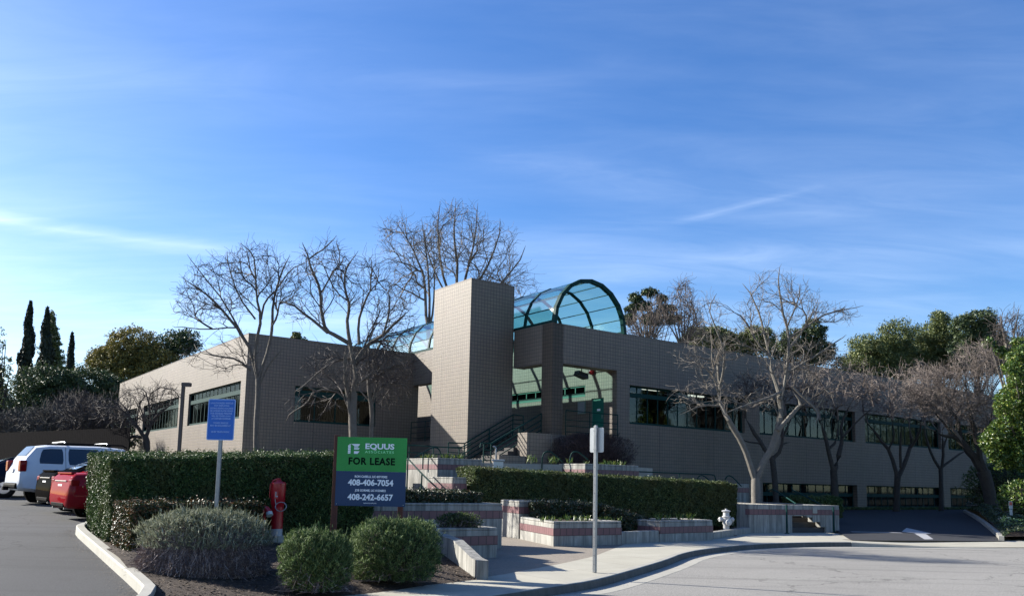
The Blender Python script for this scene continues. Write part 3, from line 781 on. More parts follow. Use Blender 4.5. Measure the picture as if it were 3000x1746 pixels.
# wheel stop / kerb island behind the suv
isl = [Vector((x, y, zl(x, y))) for x, y in [(-16.9, 23.9), (-14.3, 21.7)]]
q = MB(); a, b = isl; q.bar(a + Vector((0, 0, .09)), b + Vector((0, 0, .09)), .5, .18); o = q.build('kerb_stub', M['conc_clean'], None, bevel=.03); tag(o, 'short pale concrete kerb block on the asphalt behind the white suv', 'kerb')

# planting bed in the corner
la_, lb_ = Vector((-2.5, 11.3)), Vector((-.46, 13.95)); ld = (lb_ - la_).normalized(); ln_ = Vector((-ld.y, ld.x))


def bedh(x, y):
    D = (Vector((x, y)) - la_).dot(ln_); return .01 + .095 * min(max(D, 0), 3.8) - .35 * max(0, -D) + .012 * math.sin(3 * x + 1.7 * y) * min(1, max(0, D))


bo = Vector((.14, -.11)); bed = [tuple(Vector(inner[9]) + bo), tuple(Vector(inner[10]) + bo), tuple(Vector(inner[11]) + bo), (-2.8, 10.6), (-3.6, 9.3), (-4.12, 8.0), (-4.22, 9.3), (-4.45, 10.6), (-4.85, 11.25), (-8.8, 17.3), (-8.75, 18), (-8.0, 18.6), (-3, 21.5), (-1.8, 18.5)]
surf('planting_bed', bed, bedh, M['mulch'], 4)
# loose chips of mulch
pts = []
while len(pts) < 9000:
    x, y = NR.uniform(-8.8, -.4), NR.uniform(9.7, 16.5)
    if inpoly(x, y, bed): pts.append((x, y, bedh(x, y) + .008))
pts = np.array(pts); V, Fc = leaf_geo(pts, np.tile([[0, 0, 1.]], (len(pts), 1)), .05, .35, .8)
tag(fast('mulch_chips', V, Fc, M['chip']), 'scattered brown bark mulch chips under the round shrubs', 'mulch', kind='stuff')

# dry leaf litter along the kerbs
pts = []
for k in range(1500):
    i = NR.randint(0, len(kl) - 2); p = kl[i].lerp(kl[i + 1], NR.rand()); o = -abs(NR.normal(0, .16)) - .03
    t_ = (kl[i + 1] - kl[i]).normalized(); q_ = p + Vector((t_.y, -t_.x, 0)) * o; pts.append((q_.x, q_.y, zl(q_.x, q_.y) + .012))
for k in range(900):
    i = NR.randint(4, len(ks) - 2); p = ks[i].lerp(ks[i + 1], NR.rand()); t_ = (ks[i + 1] - ks[i]).normalized(); q_ = p + Vector((t_.y, -t_.x, 0)) * (.04 + abs(NR.normal(0, .13))); pts.append((q_.x, q_.y, -.118))
pts = np.array(pts); V, Fc = leaf_geo(pts, np.tile([[0, 0, 1.]], (len(pts), 1)), .028, .5, .93)
tag(fast('leaf_litter', V, Fc, M['chip']), 'small dry leaves and grit gathered along the kerbs', 'litter', kind='stuff')

# driveway on the right going down along the wing
isk = [(16.75, 28.45), (17.4, 29.6), (20.6, 36), (23.6, 42.2), (25.6, 46.6), (26.6, 48.6), (28.2, 49.6), (31, 50)]
dh = lambda x, y: max(-.012, min(.45, .024 * (y - 28.4)))
surf('driveway', [(12.35, 31.25), (11.15, 27.0), (17.0, 28.35)] + isk + [(60, 66), (60, 78), (at(0, 43, -.0)).to_2d()[:], (at(0, 13.5, -1.2)).to_2d()[:]], dh, M['drive'], 3)
q = MB(); y0 = dh; pz = lambda p, e=.006: (p[0], p[1], max(-.01, dh(p[0], p[1])) + e)
ar = [G(*p, .0) for p in [(2642, 1563), (2656, 1555), (2730, 1567), (2712, 1567.5), (2735, 1579), (2708, 1579), (2678, 1566)]]
mrk = thing('arrow_marking', 'white arrow painted on the dark driveway', 'road marking', (ar[0].x, ar[0].y, 0))
q.add([(p.x - ar[0].x, p.y - ar[0].y, max(-.01, dh(p.x, p.y)) + .006) for p in ar], [(0, 1, 2, 3, 6), (3, 4, 5, 6)]); q.build('arrow', M['white'], mrk, recalc=False)
l0, l1 = G(2498, 1562.5, 0), G(2645, 1565.5, 0)
q = MB(); q.add([pz((l0.x, l0.y)), pz((l1.x, l1.y)), pz((l1.x + .03, l1.y + .22)), pz((l0.x, l0.y + .22))], [(0, 1, 2, 3)]); tag(q.build('stop_line', M['white'], None, recalc=False), 'thin white line painted across the dark driveway left of the arrow', 'road marking')
ik = smooth_line([(x, y, dh(x, y)) for x, y in isk], 1)
sweep('driveway_kerb', ik, [(0, -.1), (0, .15), (.16, .15), (.16, -.1)], M['conc_clean'])
# island with ground cover
ih = lambda x, y: .12 + min(.55, .045 * max(0, y - 28.5)) + .02 * max(0, min(20, x - 17 - (y - 28) * .45))
isp = [(x + .14, y) for x, y in isk] + [(60, 66), (60, 32.1), (17.3, 28.75)]
surf('island_bed', isp, ih, M['mulch'], 3)

# raised terraces behind the planters and strip along the wing
q = MB(); q.prism([(-3.8, 31.95), (-2.45, 30.1), (-.9, 31.25), (2.8, 31.0), (4.8, 32.4), (6.0, 34.2), tuple(at(0, 4.2, .3))[:2], tuple(at(0, 0, .3))[:2], tuple(at(0, 0, 12))[:2], tuple(at(0, -9.2, 12.7))[:2], (-14, 39), (-9.5, 36)], -.4, 2.3); tag(q.build('terrace', M['conc_clean'], None), kind='structure')
th = lambda x, y: .35 + .0 * x
surf('wing_bed', [(2.2, 29.9), (8.2, 31.3), (9.2, 31.2), (12.3, 31.9), tuple(at(0, 13.2, -1.4))[:2], tuple(at(0, 44, -1.4))[:2], tuple(at(0, 44, .2))[:2], tuple(at(0, 5, .2))[:2]], lambda x, y: .46 + .16 * max(0, 12 - x) , M['mulch'], 2)
surf('left_lawn', [(-5.6, 23.9), (-5.0, 28), (-5.8, 31.5), (-9.3, 36), tuple(at(0, -9.3, 12.7))[:2], tuple(at(0, -9.3, 42))[:2], (-41, 92), (-60, 120), (-45, 80), (-25.2, 45.7)], lambda x, y: 1.35 + .02 * (min(y, 45) - 25), M['mulch'], 2)
sweep('verge_kerb', [Vector((x, y, zl(x, y))) for x, y in [(-3, 21.2), (-5.6, 23.9), (-25.2, 45.7), (-45, 80)]], [(0, -.3), (0, .16), (.2, .16), (.2, -.3)], M['conc_clean'])
# ================================================================== planters
def planter(name, label, A, B, depth, z0, zt, cap=.17, side=None, cat='planter', thick=.2, group=None, soil=True, band=True, bh=.2):
    """front edge A->B (world xy), going `depth` back along side"""
    A, B = Vector(A[:2]), Vector(B[:2]); d = B - A; Ln = d.length; d.normalize(); rz = math.atan2(d.y, d.x)
    t = thing(name, label, cat, (A.x, A.y, 0), rz, group)
    sx = 0.0
    if side is not None:
        s_ = Vector(side[:2]) - A; sx = s_.dot(d); depth = s_.dot(Vector((-d.y, d.x)))
    q = MB(); poly = [(0, 0), (Ln, 0), (Ln + sx * 0, depth), (sx, depth)]
    if soil and depth > .6:
        q.prism(poly, z0, zt - .06)
        i = thick; inner_ = [(i, i), (Ln - i, i), (Ln - i, depth - i), (sx + i, depth - i)]
        for k in range(4): q.prism([poly[k], poly[(k + 1) % 4], inner_[(k + 1) % 4], inner_[k]], zt - .06, zt)
    else: q.prism(poly, z0, zt)
    q.build('body', M['conc'], t, bevel=.02)
    if soil and depth > .6: q = MB(); q.prism(inner_, zt - .07, zt - .035); q.build('soil', M['mulch'], t)
    if band:
        e = .006; q = MB(); zb = zt - cap - bh
        o = [(-e, -e), (Ln + e, -e), (Ln + e, depth + e), (sx - e, depth + e)]
        q.prism(o, 0.0, bh - .002); ob = q.build('tile_band', M['pink'], t); ob.location = (0, 0, zb)
    return t


d2 = Vector((.809, .588)); d1 = Vector((-.588, .809))
v2 = lambda x, y: Vector((x, y))
planter('planter', 'low grey planter with a pink tile band nearest the round green bushes', v2(-.17, 18.1) - d2 * 2.3, v2(-.17, 18.1), 1.3, -.05, .63)
planter('planter', 'tall stained planter with pink band and a dark hedge on top behind the lease sign', v2(-.08, 20.6) - d2 * 3.7, v2(-.08, 20.6), 1.7, -.05, 1.08)
planter('planter', 'tall pale sunlit planter end with one odd pink tile beside the paved walk', (.38, 24.25), (1.6, 25.1), 1.3, -.05, 1.07, side=(-.17, 25.55))
o = planter('planter', 'long low planter with pink tiles and sprouting bulbs just behind the sign post', (1.24, 21.6), (3.15, 22.75), 1.5, -.12, .62, side=(.42, 24.15))
planter('garden_wall', 'very low plain concrete wall between the two planters by the pavement', (3.17, 22.85), (4.43, 24.05), .25, -.1, .32, cat='wall', soil=False, band=False)
planter('planter', 'low planter with pink tiles just left of the fire hydrant', (4.43, 24.0), (6.3, 25.45), 1.3, -.1, .60)
planter('garden_wall', 'low dark kerb wall in the shade right behind the fire hydrant', (6.35, 25.8), (8.65, 29.6), .25, -.1, .2, cat='wall', soil=False, band=False)
# odd tile on the sunlit end
# stepped stair wall on the right
sa = v2(8.65, 29.7); sdir = v2(.907, .42).normalized(); srz = math.atan2(sdir.y, sdir.x)
sw_ = thing('stair_wall', 'streaked concrete wall with a pink tile band around the shaded street steps', 'wall', (sa.x, sa.y, 0), srz)
q = MB(); q.box(0, 0, -.1, 2.0, .25, 1.0); q.box(3.62, 0, -.1, 4.32, .25, 1.0); q.box(3.37, 0, .19, 3.62, .25, 1.0); q.box(3.0, 0, .38, 3.37, .25, 1.0); q.box(2.7, 0, .55, 3.0, .25, 1.0); q.box(2.0, 0.0, .60, 2.7, .25, 1.0)
q.box(4.07, .25, -.1, 4.32, 3.8, 1.0); q.box(0, .25, -.1, .25, 4, 1.0)
q.box(1.75, .25, -.1, 2.0, 3.9, 1.0); q.box(3.63, .25, -.1, 3.85, 3.9, 1.0)
q.build('body', M['conc'], sw_, bevel=.01)
q = MB(); q.box(-.006, -.006, 0, 4.326, .2, .2); q.build('tile_band', M['pink'], sw_).location = (0, 0, .64)
q = MB(); q.box(2.98, -.03, .70, 3.2, -.007, .93); nb = q.build('wall_plate', M['conc_clean'], sw_, bevel=.01)
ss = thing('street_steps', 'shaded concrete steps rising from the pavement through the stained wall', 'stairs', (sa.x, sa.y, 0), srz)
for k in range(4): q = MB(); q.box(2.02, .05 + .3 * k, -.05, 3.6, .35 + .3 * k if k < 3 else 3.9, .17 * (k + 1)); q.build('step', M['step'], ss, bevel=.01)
q = MB(); q.box(2.02, 1.3, .69, 3.6, 1.5, .99); q.build('step', M['step'], ss)  # dark back panel added to hide sunlit surfaces behind the steps
# upper tier
planter('planter', 'pale sunlit upper planter below the tower with a stair rail in front', (-2.5, 30.0), v2(-2.5, 30.0) + d2 * 1.95, 2.3, .4, 2.42, cap=.22)
planter('planter', 'small pale low box planter at the foot of the upper planter', (-1.69, 27.4), v2(-1.69, 27.4) + d2 * .45, 1.75, .4, 1.73, cap=.2, bh=.4)
planter('planter', 'upper planter above the long hedge in front of the purple shrub', (2.83, 30.0), v2(2.83, 30.0) + d2 * 2.7, 1.5, .4, 2.33, cap=.2)
planter('garden_wall', 'shaded retaining wall with a pink band running to the pale forked tree', v2(4.9, 31.6), v2(10.4, 35.7), .3, .3, 1.75, cat='wall', soil=False)

# sloping wing wall beside the right bush
wp0, wp1 = v2(-.46, 13.95), v2(-1.72, 17.9); dn = (wp1 - wp0).normalized(); pn = v2(dn.y, -dn.x)
ww_ = thing('sloped_wall', 'weathered low concrete wall sloping down to the pavement beside the right bush', 'wall', (wp0.x, wp0.y, 0), math.atan2(dn.y, dn.x))
Lw = (wp1 - wp0).length; q = MB(); zz = [(0, .30), (.35, .31), (1.7, .52), (Lw, .56)]
for (a, za), (b, zb) in zip(zz, zz[1:]):
    q.add([(a, 0, -.1), (b, 0, -.1), (b, -.2, -.1), (a, -.2, -.1), (a, 0, za), (b, 0, zb), (b, -.2, zb), (a, -.2, za)], [(0, 1, 2, 3), (4, 7, 6, 5), (0, 4, 5, 1), (1, 5, 6, 2), (2, 6, 7, 3), (3, 7, 4, 0)])
b_ = bmesh.new(); o = q.build('body', M['conc'], ww_); b_.from_mesh(o.data); bmesh.ops.remove_doubles(b_, verts=b_.verts, dist=1e-4)
dd_ = [f for f in b_.faces if abs(f.normal.x) > .9 and 0.1 < f.calc_center_median().x < Lw - .1]; bmesh.ops.delete(b_, geom=dd_, context='FACES'); b_.to_mesh(o.data); b_.free()

# ================================================================== rails about the site
def prail(name, label, px, r=.024, posts=(), cat='handrail', group=None, lower=()):
    """px: list of (px, py, Y); posts: (index, drop)"""
    pts = [P(*p) for p in px]; b = pts[0].copy(); t = thing(name, label, cat, b, 0, group); L_ = [p - b for p in pts]
    q = MB(); q.tube(smooth_line([tuple(p) for p in L_], 2), r, 8); q.build('rail', M['rail'], t)
    for lo in lower: q = MB(); q.tube([p - Vector((0, 0, lo)) for p in L_], r * .8, 8); q.build('rail', M['rail'], t)
    for i, dr_ in posts: q = MB(); q.tube([L_[i], L_[i] - Vector((0, 0, dr_))], r, 8); q.build('post', M['rail'], t)
    return t


prail('stair_handrail', 'green pipe handrail sloping down in front of the pale upper planter', [(1190, 1338, 29.2), (1195, 1342, 29.2), (1236, 1388, 28.3), (1284, 1432, 27.4)], .028, [(1, 1.5), (2, .9)])
prail('hoop_handrail', 'green hooped handrail above the sunlit upper planter', [(1213, 1340, 30), (1240, 1325, 30.6), (1268, 1309, 31.2), (1284, 1312, 31.3), (1291, 1326, 31.3), (1293, 1345, 31.3)], .026, [(1, .6)])
prail('terrace_railing', 'long green terrace railing running from behind the lease sign to the tower', [(1150, 1301, 34), (1200, 1303, 34), (1270, 1308, 34), (1345, 1311, 34.2), (1358, 1308, 34.4), (1378, 1296, 34.6)], .026, [(1, .9), (2, .9), (3, .9)], lower=(.3,))
prail('hoop_handrail', 'left green hoop handrail poking up behind the long hedge', [(1587, 1392, 31), (1588, 1345, 31), (1593, 1325, 31), (1610, 1321, 31), (1626, 1333, 31.3), (1648, 1352, 31.6)], .028)
prail('hoop_handrail', 'right green hoop handrail beside the upper planter with bulbs', [(1669, 1375, 31.8), (1670, 1342, 31.8), (1675, 1325, 31.8), (1690, 1321, 31.8), (1706, 1332, 32), (1722, 1346, 32.3)], .028)
prail('level_railing', 'low green railing running level behind the right part of the hedge', [(1872, 1381, 33), (1990, 1386, 34), (2088, 1389, 35), (2095, 1394, 35), (2097, 1412, 35)], .024, [(1, .8)], lower=(.28,))
prail('hoop_handrail', 'small dark hoop handrail behind the right end of the hedge', [(2042, 1410, 34), (2045, 1396, 34), (2055, 1391, 34), (2068, 1397, 34), (2080, 1410, 34)], .024)
prail('hoop_handrail', 'dark hoop handrail sloping down beside the pale forked tree', [(2123, 1415, 33.5), (2126, 1398, 33.5), (2136, 1391, 33.5), (2150, 1400, 33.5), (2172, 1424, 33.5)], .024)
prail('stair_handrail', 'left grey green handrail above the street steps', [(2250, 1437, 33.6), (2256, 1433, 33.6), (2268, 1434, 33.5), (2300, 1454, 32.6), (2332, 1475, 31.6)], .026)
prail('stair_handrail', 'right grey green handrail above the street steps', [(2318, 1425, 34), (2322, 1436, 34), (2345, 1445, 33.6), (2380, 1465, 32.8), (2415, 1482, 32), (2443, 1482, 31.9)], .026)
for x, y0, y1, lab in ((2303, 1478, 1554, 'green post fixed on the stained stair wall left of the steps'), (2440, 1484, 1556, 'green post fixed near the right end of the stained stair wall')):
    a = P(x, y0, 30.0 if x < 2400 else 31.05); bq = Vector((a.x, a.y, 0)); t = thing('wall_post', lab, 'post', bq); q = MB(); q.tube([(0, -.05, -.02), (0, -.05, a.z)], .035); q.build('tube', M['rail'], t); q = MB(); q.box(-.07, -.1, -.02, .07, 0, .02); q.build('base_plate', M['rail'], t)
# pale utility box by the stairs
b_ = P(1459, 1388, 30.5); t = thing('utility_box', 'pale grey utility pedestal with a pipe stem by the foot of the entrance stairs', 'utility box', b_)
q = MB(); q.box(-.19, -.12, .1, .19, .14, .47); q.build('cabinet', M['signback'], t, bevel=.02); q = MB(); q.box(-.24, -.15, .47, .24, .18, .53); q.build('lid', M['white'], t, bevel=.015)
q = MB(); q.box(-.15, -.1, -.6, .12, .1, .1); q.build('stem', M['galv'], t)
q = MB(); q.tube([(-.1, 0, .5), (-.1, 0, .95), (-.14, 0, 1.0), (-.22, 0, 1.0)], .03); q.build('pipe', M['galv'], t)

# ================================================================== signs
def text(name, s, size, m, parent, loc, ext=.0015, bold=.0, xs=1.0, spacing=1.0, align='CENTER'):
    cu = bpy.data.curves.new('t', 'FONT'); cu.body = s; cu.size = size; cu.align_x = align; cu.align_y = 'CENTER'; cu.offset = bold; cu.space_character = spacing; cu.extrude = ext; cu.resolution_u = 3
    o = bpy.data.objects.new('t', cu); C.objects.link(o); bpy.context.view_layer.update()
    me = bpy.data.meshes.new_from_object(o.evaluated_get(bpy.context.evaluated_depsgraph_get())); bpy.data.objects.remove(o); bpy.data.curves.remove(cu)
    me.transform(Matrix.Rotation(R(90), 4, 'X') @ Matrix.Scale(xs, 4, (1, 0, 0))); me.materials.clear(); me.materials.append(m)
    r = link(name, me, parent); r.location = loc; return r


def fit(o, w):
    xs = [v.co.x for v in o.data.vertices]; k = w / (max(xs) - min(xs)); o.data.transform(Matrix.Scale(k, 4, (1, 0, 0))); return o


# FOR LEASE board
c0 = P(1088, 1380, 14.4); LS = thing('lease_sign', 'square green and navy for lease board on two red brown posts', 'sign', (c0.x, c0.y, 0), R(1.5))
W_, zb, zt_ = 1.205, P(1083, 1482, 14.4).z, P(1088, 1281, 14.4).z; hm = zt_ - zb; zs_ = zb + hm * .502
q = MB(); q.box(-W_ / 2 - .06, .0, .2, -W_ / 2 + .035, .09, zt_ + .03); q.build('post', M['post_wood'], LS, bevel=.004)
q = MB(); q.box(W_ / 2 - .13, .022, .2, W_ / 2 - .04, .11, zt_ - .05); q.build('post', M['post_wood'], LS, bevel=.004)
q = MB(); q.box(-W_ / 2, -.02, zb, W_ / 2, -.001, zs_); pn1 = q.build('navy_panel', M['s_navy'], LS)
q = MB(); q.box(-W_ / 2, -.02, zs_ + .0005, W_ / 2, -.001, zt_); pn2 = q.build('green_panel', M['s_green'], LS)
f = -.0225; zz_ = lambda y: zt_ - hm * y
fit(text('lettering', 'EQUUS', .13, M['s_white'], pn2, (.13, f, zz_(.135)), bold=.004), .50)
fit(text('lettering', 'ASSOCIATES', .06, M['s_lgreen'], pn2, (.13, f, zz_(.215)), bold=.001, spacing=1.3), .50)
fit(text('lettering', 'FOR LEASE', .165, M['s_black'], pn2, (.0, f, zz_(.355)), bold=.006, spacing=1.12), .80)
fit(text('lettering', 'RON CASELLI, LIC 00719302', .05, M['s_white'], pn1, (-.0, f, zz_(.575)), bold=.0018), .56)
fit(text('lettering', '408-406-7054', .14, M['s_white'], pn1, (-.0, f, zz_(.665)), bold=.005), .78)
fit(text('lettering', 'JOE GORMIE, LIC 01236822', .05, M['s_white'], pn1, (-.0, f, zz_(.775)), bold=.0018), .53)
fit(text('lettering', '408-242-6657', .14, M['s_white'], pn1, (-.0, f, zz_(.875)), bold=.005), .78)
fit(text('lettering', 'equusnorcal.com', .035, M['s_white'], pn1, (-.0, f, zz_(.955))), .22)
q = MB()                                                  # striped emblem left of the name
def poly2(q, pts):
    n = len(pts); q.add([(x, f - .001, z) for x, z in pts] + [(x, f + .002, z) for x, z in pts], [tuple(range(n)), tuple(range(n, 2 * n))[::-1]] + [(i, (i + 1) % n, n + (i + 1) % n, n + i) for i in range(n)])
ex, ez, eu = -.415, zz_(.245), .012
for k in range(5): poly2(q, [(ex, ez + .03 * k), (ex + .045, ez + .03 * k + .004), (ex + .045, ez + .03 * k + .03), (ex, ez + .03 * k + .024)])
poly2(q, [(ex, ez + .152), (ex + .045, ez + .16), (ex + .045, ez + .172)]); poly2(q, [(ex + .052, ez + .17), (ex + .205, ez + .17), (ex + .185, ez + .138), (ex + .10, ez + .138)])
poly2(q, [(ex + .075, ez + .128), (ex + .105, ez + .128), (ex + .105, ez + .005), (ex + .075, ez + .0)]) if False else None
poly2(q, [(ex + .105, ez + .10), (ex + .20, ez + .10), (ex + .18, ez + .075), (ex + .105, ez + .075)]); poly2(q, [(ex + .105, ez + .045), (ex + .20, ez + .045), (ex + .165, ez + .0), (ex + .105, ez + .0)])
poly2(q, [(ex + .105, ez + .132), (ex + .18, ez + .132), (ex + .17, ez + .112), (ex + .105, ez + .112)])
q.build('emblem', M['s_white'], pn2)
q = MB()
for x in (-W_ / 2 + .03, W_ / 2 - .03): q.lathe([(.008, 0), (.008, -.006), (.004, -.008)], (x, f + .003, zb + .03), 8, 'y')
q.build('screw', M['galv'], pn1)

# blue notice
c0 = P(648, 1229, 13.7); BS = thing('parking_notice', 'blue parking notice with pale lettering on a galvanised square post in the grey lavender bush', 'sign', (c0.x, c0.y, 0), R(-6))
zt_ = P(650, 1169, 13.7).z; zb = P(645, 1289, 13.7).z; w = .47; h = zt_ - zb


def rrect(w, h, r, n=5):
    p = []
    for cx_, cy_, a0 in ((w / 2 - r, h / 2 - r, 0), (-w / 2 + r, h / 2 - r, 90), (-w / 2 + r, -h / 2 + r, 180), (w / 2 - r, -h / 2 + r, 270)):
        for k in range(n + 1): a = R(a0 + 90 * k / n); p.append((cx_ + r * math.cos(a), cy_ + r * math.sin(a)))
    return p


def plate(name, w, h, r, y0, y1, zc, m, parent):
    q = MB(); p = rrect(w, h, r); n = len(p); q.add([(x, y0, zc + z) for x, z in p] + [(x, y1, zc + z) for x, z in p], [tuple(range(n)), tuple(range(n, 2 * n))[::-1]] + [(i, (i + 1) % n, n + (i + 1) % n, n + i) for i in range(n)]); return q.build(name, m, parent)


zc = (zt_ + zb) / 2
pb = plate('border_plate', w, h, .03, -.006, 0, zc, M['s_lblue'], BS)
pc = plate('panel', w - .028, h - .028, .02, -.0085, -.0065, zc, M['s_blue'], BS)
for s, y in (('UNAUTHORIZED VEHICLES', .10), ('NOT DISPLAYING', .163), ('DISTINGUISHING PLACARDS', .227), ('OR LICENSE PLATES ISSUED', .29), ('FOR DISABLED PERSONS', .353), ('WILL BE TOWED AWAY', .416), ("AT OWNER'S EXPENSE", .48), ('TOWED VEHICLES', .585), ('MAY BE RECLAIMED AT', .65), ('OR BY TELEPHONING', .80)):
    fit(text('lettering', s, .036, M['s_lblue'], pc, (.0, -.0095, zt_ - h * y), bold=.0006), min(.40, .0185 * len(s)))
q = MB(); q.box(-.03, .003, .0, .03, .05, zt_ - .05); q.build('post', M['galv'], BS, bevel=.006)

# sign post on the pavement, seen from behind
b_ = G(1742, 1676, 0); SP = thing('sign_post', 'bare steel post on the pavement carrying a small sign seen from behind', 'sign', (b_.x, b_.y, 0), R(-38))
zt_ = P(1746, 1248, b_.y).z
q = MB(); q.box(-.03, -.03, 0, .03, .03, zt_); q.build('post', M['galv'], SP, bevel=.006)
q = MB(); q.tube([(0, 0, zt_), (0, 0, zt_ + .02)], .028); q.build('post_cap', M['galv'], SP)
sp_ = plate('sign_plate', .30, .46, .03, .034, .037, zt_ - .255, M['signback'], SP)
q = MB(); q.box(-.035, -.034, zt_ - .10, .035, .034, zt_ - .075); q.box(-.035, -.034, zt_ - .44, .035, .034, zt_ - .42); q.build('bracket', M['galv'], SP)
q = MB()
for k in range(12): q.lathe([(.006, 0), (.006, -.003)], (0, -.0305, .15 + .16 * k), 6, 'y')
q.build('hole', M['black'], SP)

# tiny sign on the island
b_ = P(2962, 1520, 34); t = thing('small_sign', 'tiny red and white sign on a stake in the ground cover on the right', 'sign', b_)
q = MB(); q.tube([(0, 0, -.2), (0, 0, .6)], .02, 6); q.build('stake', M['rail'], t); q = MB(); q.box(-.075, -.03, .42, .075, -.02, .72); q.build('panel', M['white'], t)
q = MB(); q.box(-.06, -.034, .56, .06, -.031, .69); q.build('red_mark', M['red'], t); q = MB(); q.box(-.055, -.034, .16, .055, -.024, .40); q.build('lower_plate', M['white'], t)
b_ = P(2945, 1524, 33); t = MB(); rr = random.Random(4); V_ = []
bm_ = bmesh.new(); bmesh.ops.create_icosphere(bm_, subdivisions=2, radius=.2)
for v in bm_.verts: v.co.x *= 1.5; v.co.z *= .75; v.co *= 1 + rr.uniform(-.12, .12)
me = bpy.data.meshes.new('rock'); bm_.to_mesh(me); bm_.free(); me.materials.append(M['rock']); o = link('rock', me); o.location = b_; tag(o, 'pale sunlit rock lying in the ground cover beside the tiny sign', 'rock')

# lamp post beyond the hedge
b_ = P(524, 1330, 30); LP = thing('lamp_post', 'dark bronze parking lot lamp on a slim square pole left of the blue notice', 'street lamp', (b_.x, b_.y, 1.3))
zt_ = P(537, 1131, 30).z - 1.3
q = MB(); q.box(-.055, -.055, 0, .055, .055, zt_); q.build('pole', M['bronze'], LP, bevel=.008)
q = MB(); q.box(-.055, -.1, zt_, .27, .1, zt_ + .13); hd = q.build('lamp_head', M['bronze'], LP, bevel=.02); q = MB(); q.box(.02, -.08, zt_ - .012, .24, .08, zt_ - .002); q.build('lens', M['blind'], hd)
q = MB(); q.box(-.13, -.13, -.05, .13, .13, .03); q.build('base', M['bronze'], LP)

# ================================================================== hydrant and standpipes
b_ = G(2128, 1567, 0); HY = thing('fire_hydrant', 'white fire hydrant standing on the pavement in front of the hedge end', 'fire hydrant', (b_.x, b_.y, 0), R(10)); k = 1.0
q = MB(); q.lathe([(.17, 0), (.17, .03), (.12, .04), (.105, .06), (.10, .34), (.115, .36), (.12, .40), (.115, .58), (.14, .60), (.14, .63), (.105, .64)], n=24); q.build('barrel', M['white'], HY)
q = MB(); q.lathe([(.105, .64), (.10, .70), (.098, .75), (.15, .79), (.15, .81), (.08, .835), (.035, .84), (.035, .875), (.0, .875)], n=24); q.build('bonnet', M['white'], HY)
for sx in (-1, 1):
    q = MB(); q.lathe([(.055, 0), (.055, .10 * sx), (.075, .10 * sx), (.075, .16 * sx), (.05, .17 * sx), (.02, .17 * sx), (.02, .20 * sx)], (.09 * sx, 0, .52), 16, 'x'); q.build('side_outlet', M['white'], HY)
q = MB(); q.lathe([(.075, 0), (.075, -.08), (.10, -.08), (.10, -.13), (.06, -.15), (.025, -.15), (.025, -.18)], (0, -.09, .43), 16, 'y'); q.build('front_outlet', M['white'], HY)
q = MB(); q.tube([(.14, -.1, .52), (.19, -.12, .40), (.16, -.13, .33)], .008, 5); q.build('chain', M['galv'], HY)
q = MB(); q.box(-.26, -.24, -.02, .26, .24, .012); o = q.build('brick_pad', M['post_wood'], HY)

b_ = P(808, 1582, 16.0); z0 = b_.z; SPp = thing('post_indicator_valve', 'tall red fire valve post with a curved handle and a white foot band', 'fire valve', (b_.x, b_.y, z0))
q = MB(); q.lathe([(.112, .22), (.112, .62), (.118, .66), (.132, .68), (.135, 1.05), (.142, 1.055), (.142, 1.08), (.12, 1.10), (.06, 1.115), (.045, 1.14), (.0, 1.145)], n=28); q.build('body', M['red'], SPp)
q = MB(); q.lathe([(.114, .09), (.114, .22)], n=28); q.build('foot_band', M['white'], SPp)
q = MB(); q.lathe([(.16, -.15), (.16, .09)], n=24); q.build('footing', M['conc_clean'], SPp)
q = MB(); q.tube([(.03, 0, 1.16), (-.02, 0, 1.165), (-.10, -.02, 1.13), (-.15, -.03, 1.05), (-.155, -.03, .9), (-.15, -.03, .8)], .014, 8); q.build('handle', M['red'], SPp)
q = MB(); q.box(-.04, -.15, .78, .04, -.125, .93); wn_ = q.build('sight_window', M['red'], SPp, bevel=.006); q = MB(); q.box(-.012, -.154, .84, .004, -.150, .92); q.box(-.012, -.154, .82, .035, -.150, .842); q.build('indicator', M['white'], wn_)
q = MB(); ring = [(.10 + .105 * math.cos(a), -.14 + .02 * math.sin(a), .64 + .085 * math.sin(a)) for a in [R(x) for x in range(-200, 161, 20)]]; q.tube([(-.02, -.14, .79)] + ring, .009, 6); q.build('cable_loop', M['galv'], SPp)
b_ = P(768, 1530, 15.7); FD = thing('fire_inlet', 'short red fire hose inlet with two pale capped mouths left of the valve post', 'fire inlet', (b_.x, b_.y, b_.z - .25), R(0))
q = MB(); q.lathe([(.062, .0), (.062, .36), (.075, .38), (.08, .52), (.06, .56), (.0, .575)], n=20); q.build('riser', M['red'], FD)
q = MB(); q.lathe([(.064, .20), (.064, .30)], n=20); q.build('foot_band', M['white'], FD)
q = MB(); q.tube([(0, 0, .50), (.08, -.02, .51), (.13, -.05, .46), (.145, -.07, .42)], [.05, .05, .052, .055], 12); q.build('mouth', M['red'], FD); q = MB(); q.tube([(.135, -.06, .44), (.16, -.085, .385)], .062, 14); q.build('cap', M['brass'], FD)
q = MB(); q.tube([(-.03, 0, .47), (-.035, -.10, .45)], .055, 14); q.build('mouth', M['red'], FD); q = MB(); q.tube([(-.035, -.09, .452), (-.04, -.14, .445)], .062, 14); q.build('cap', M['brass'], FD)

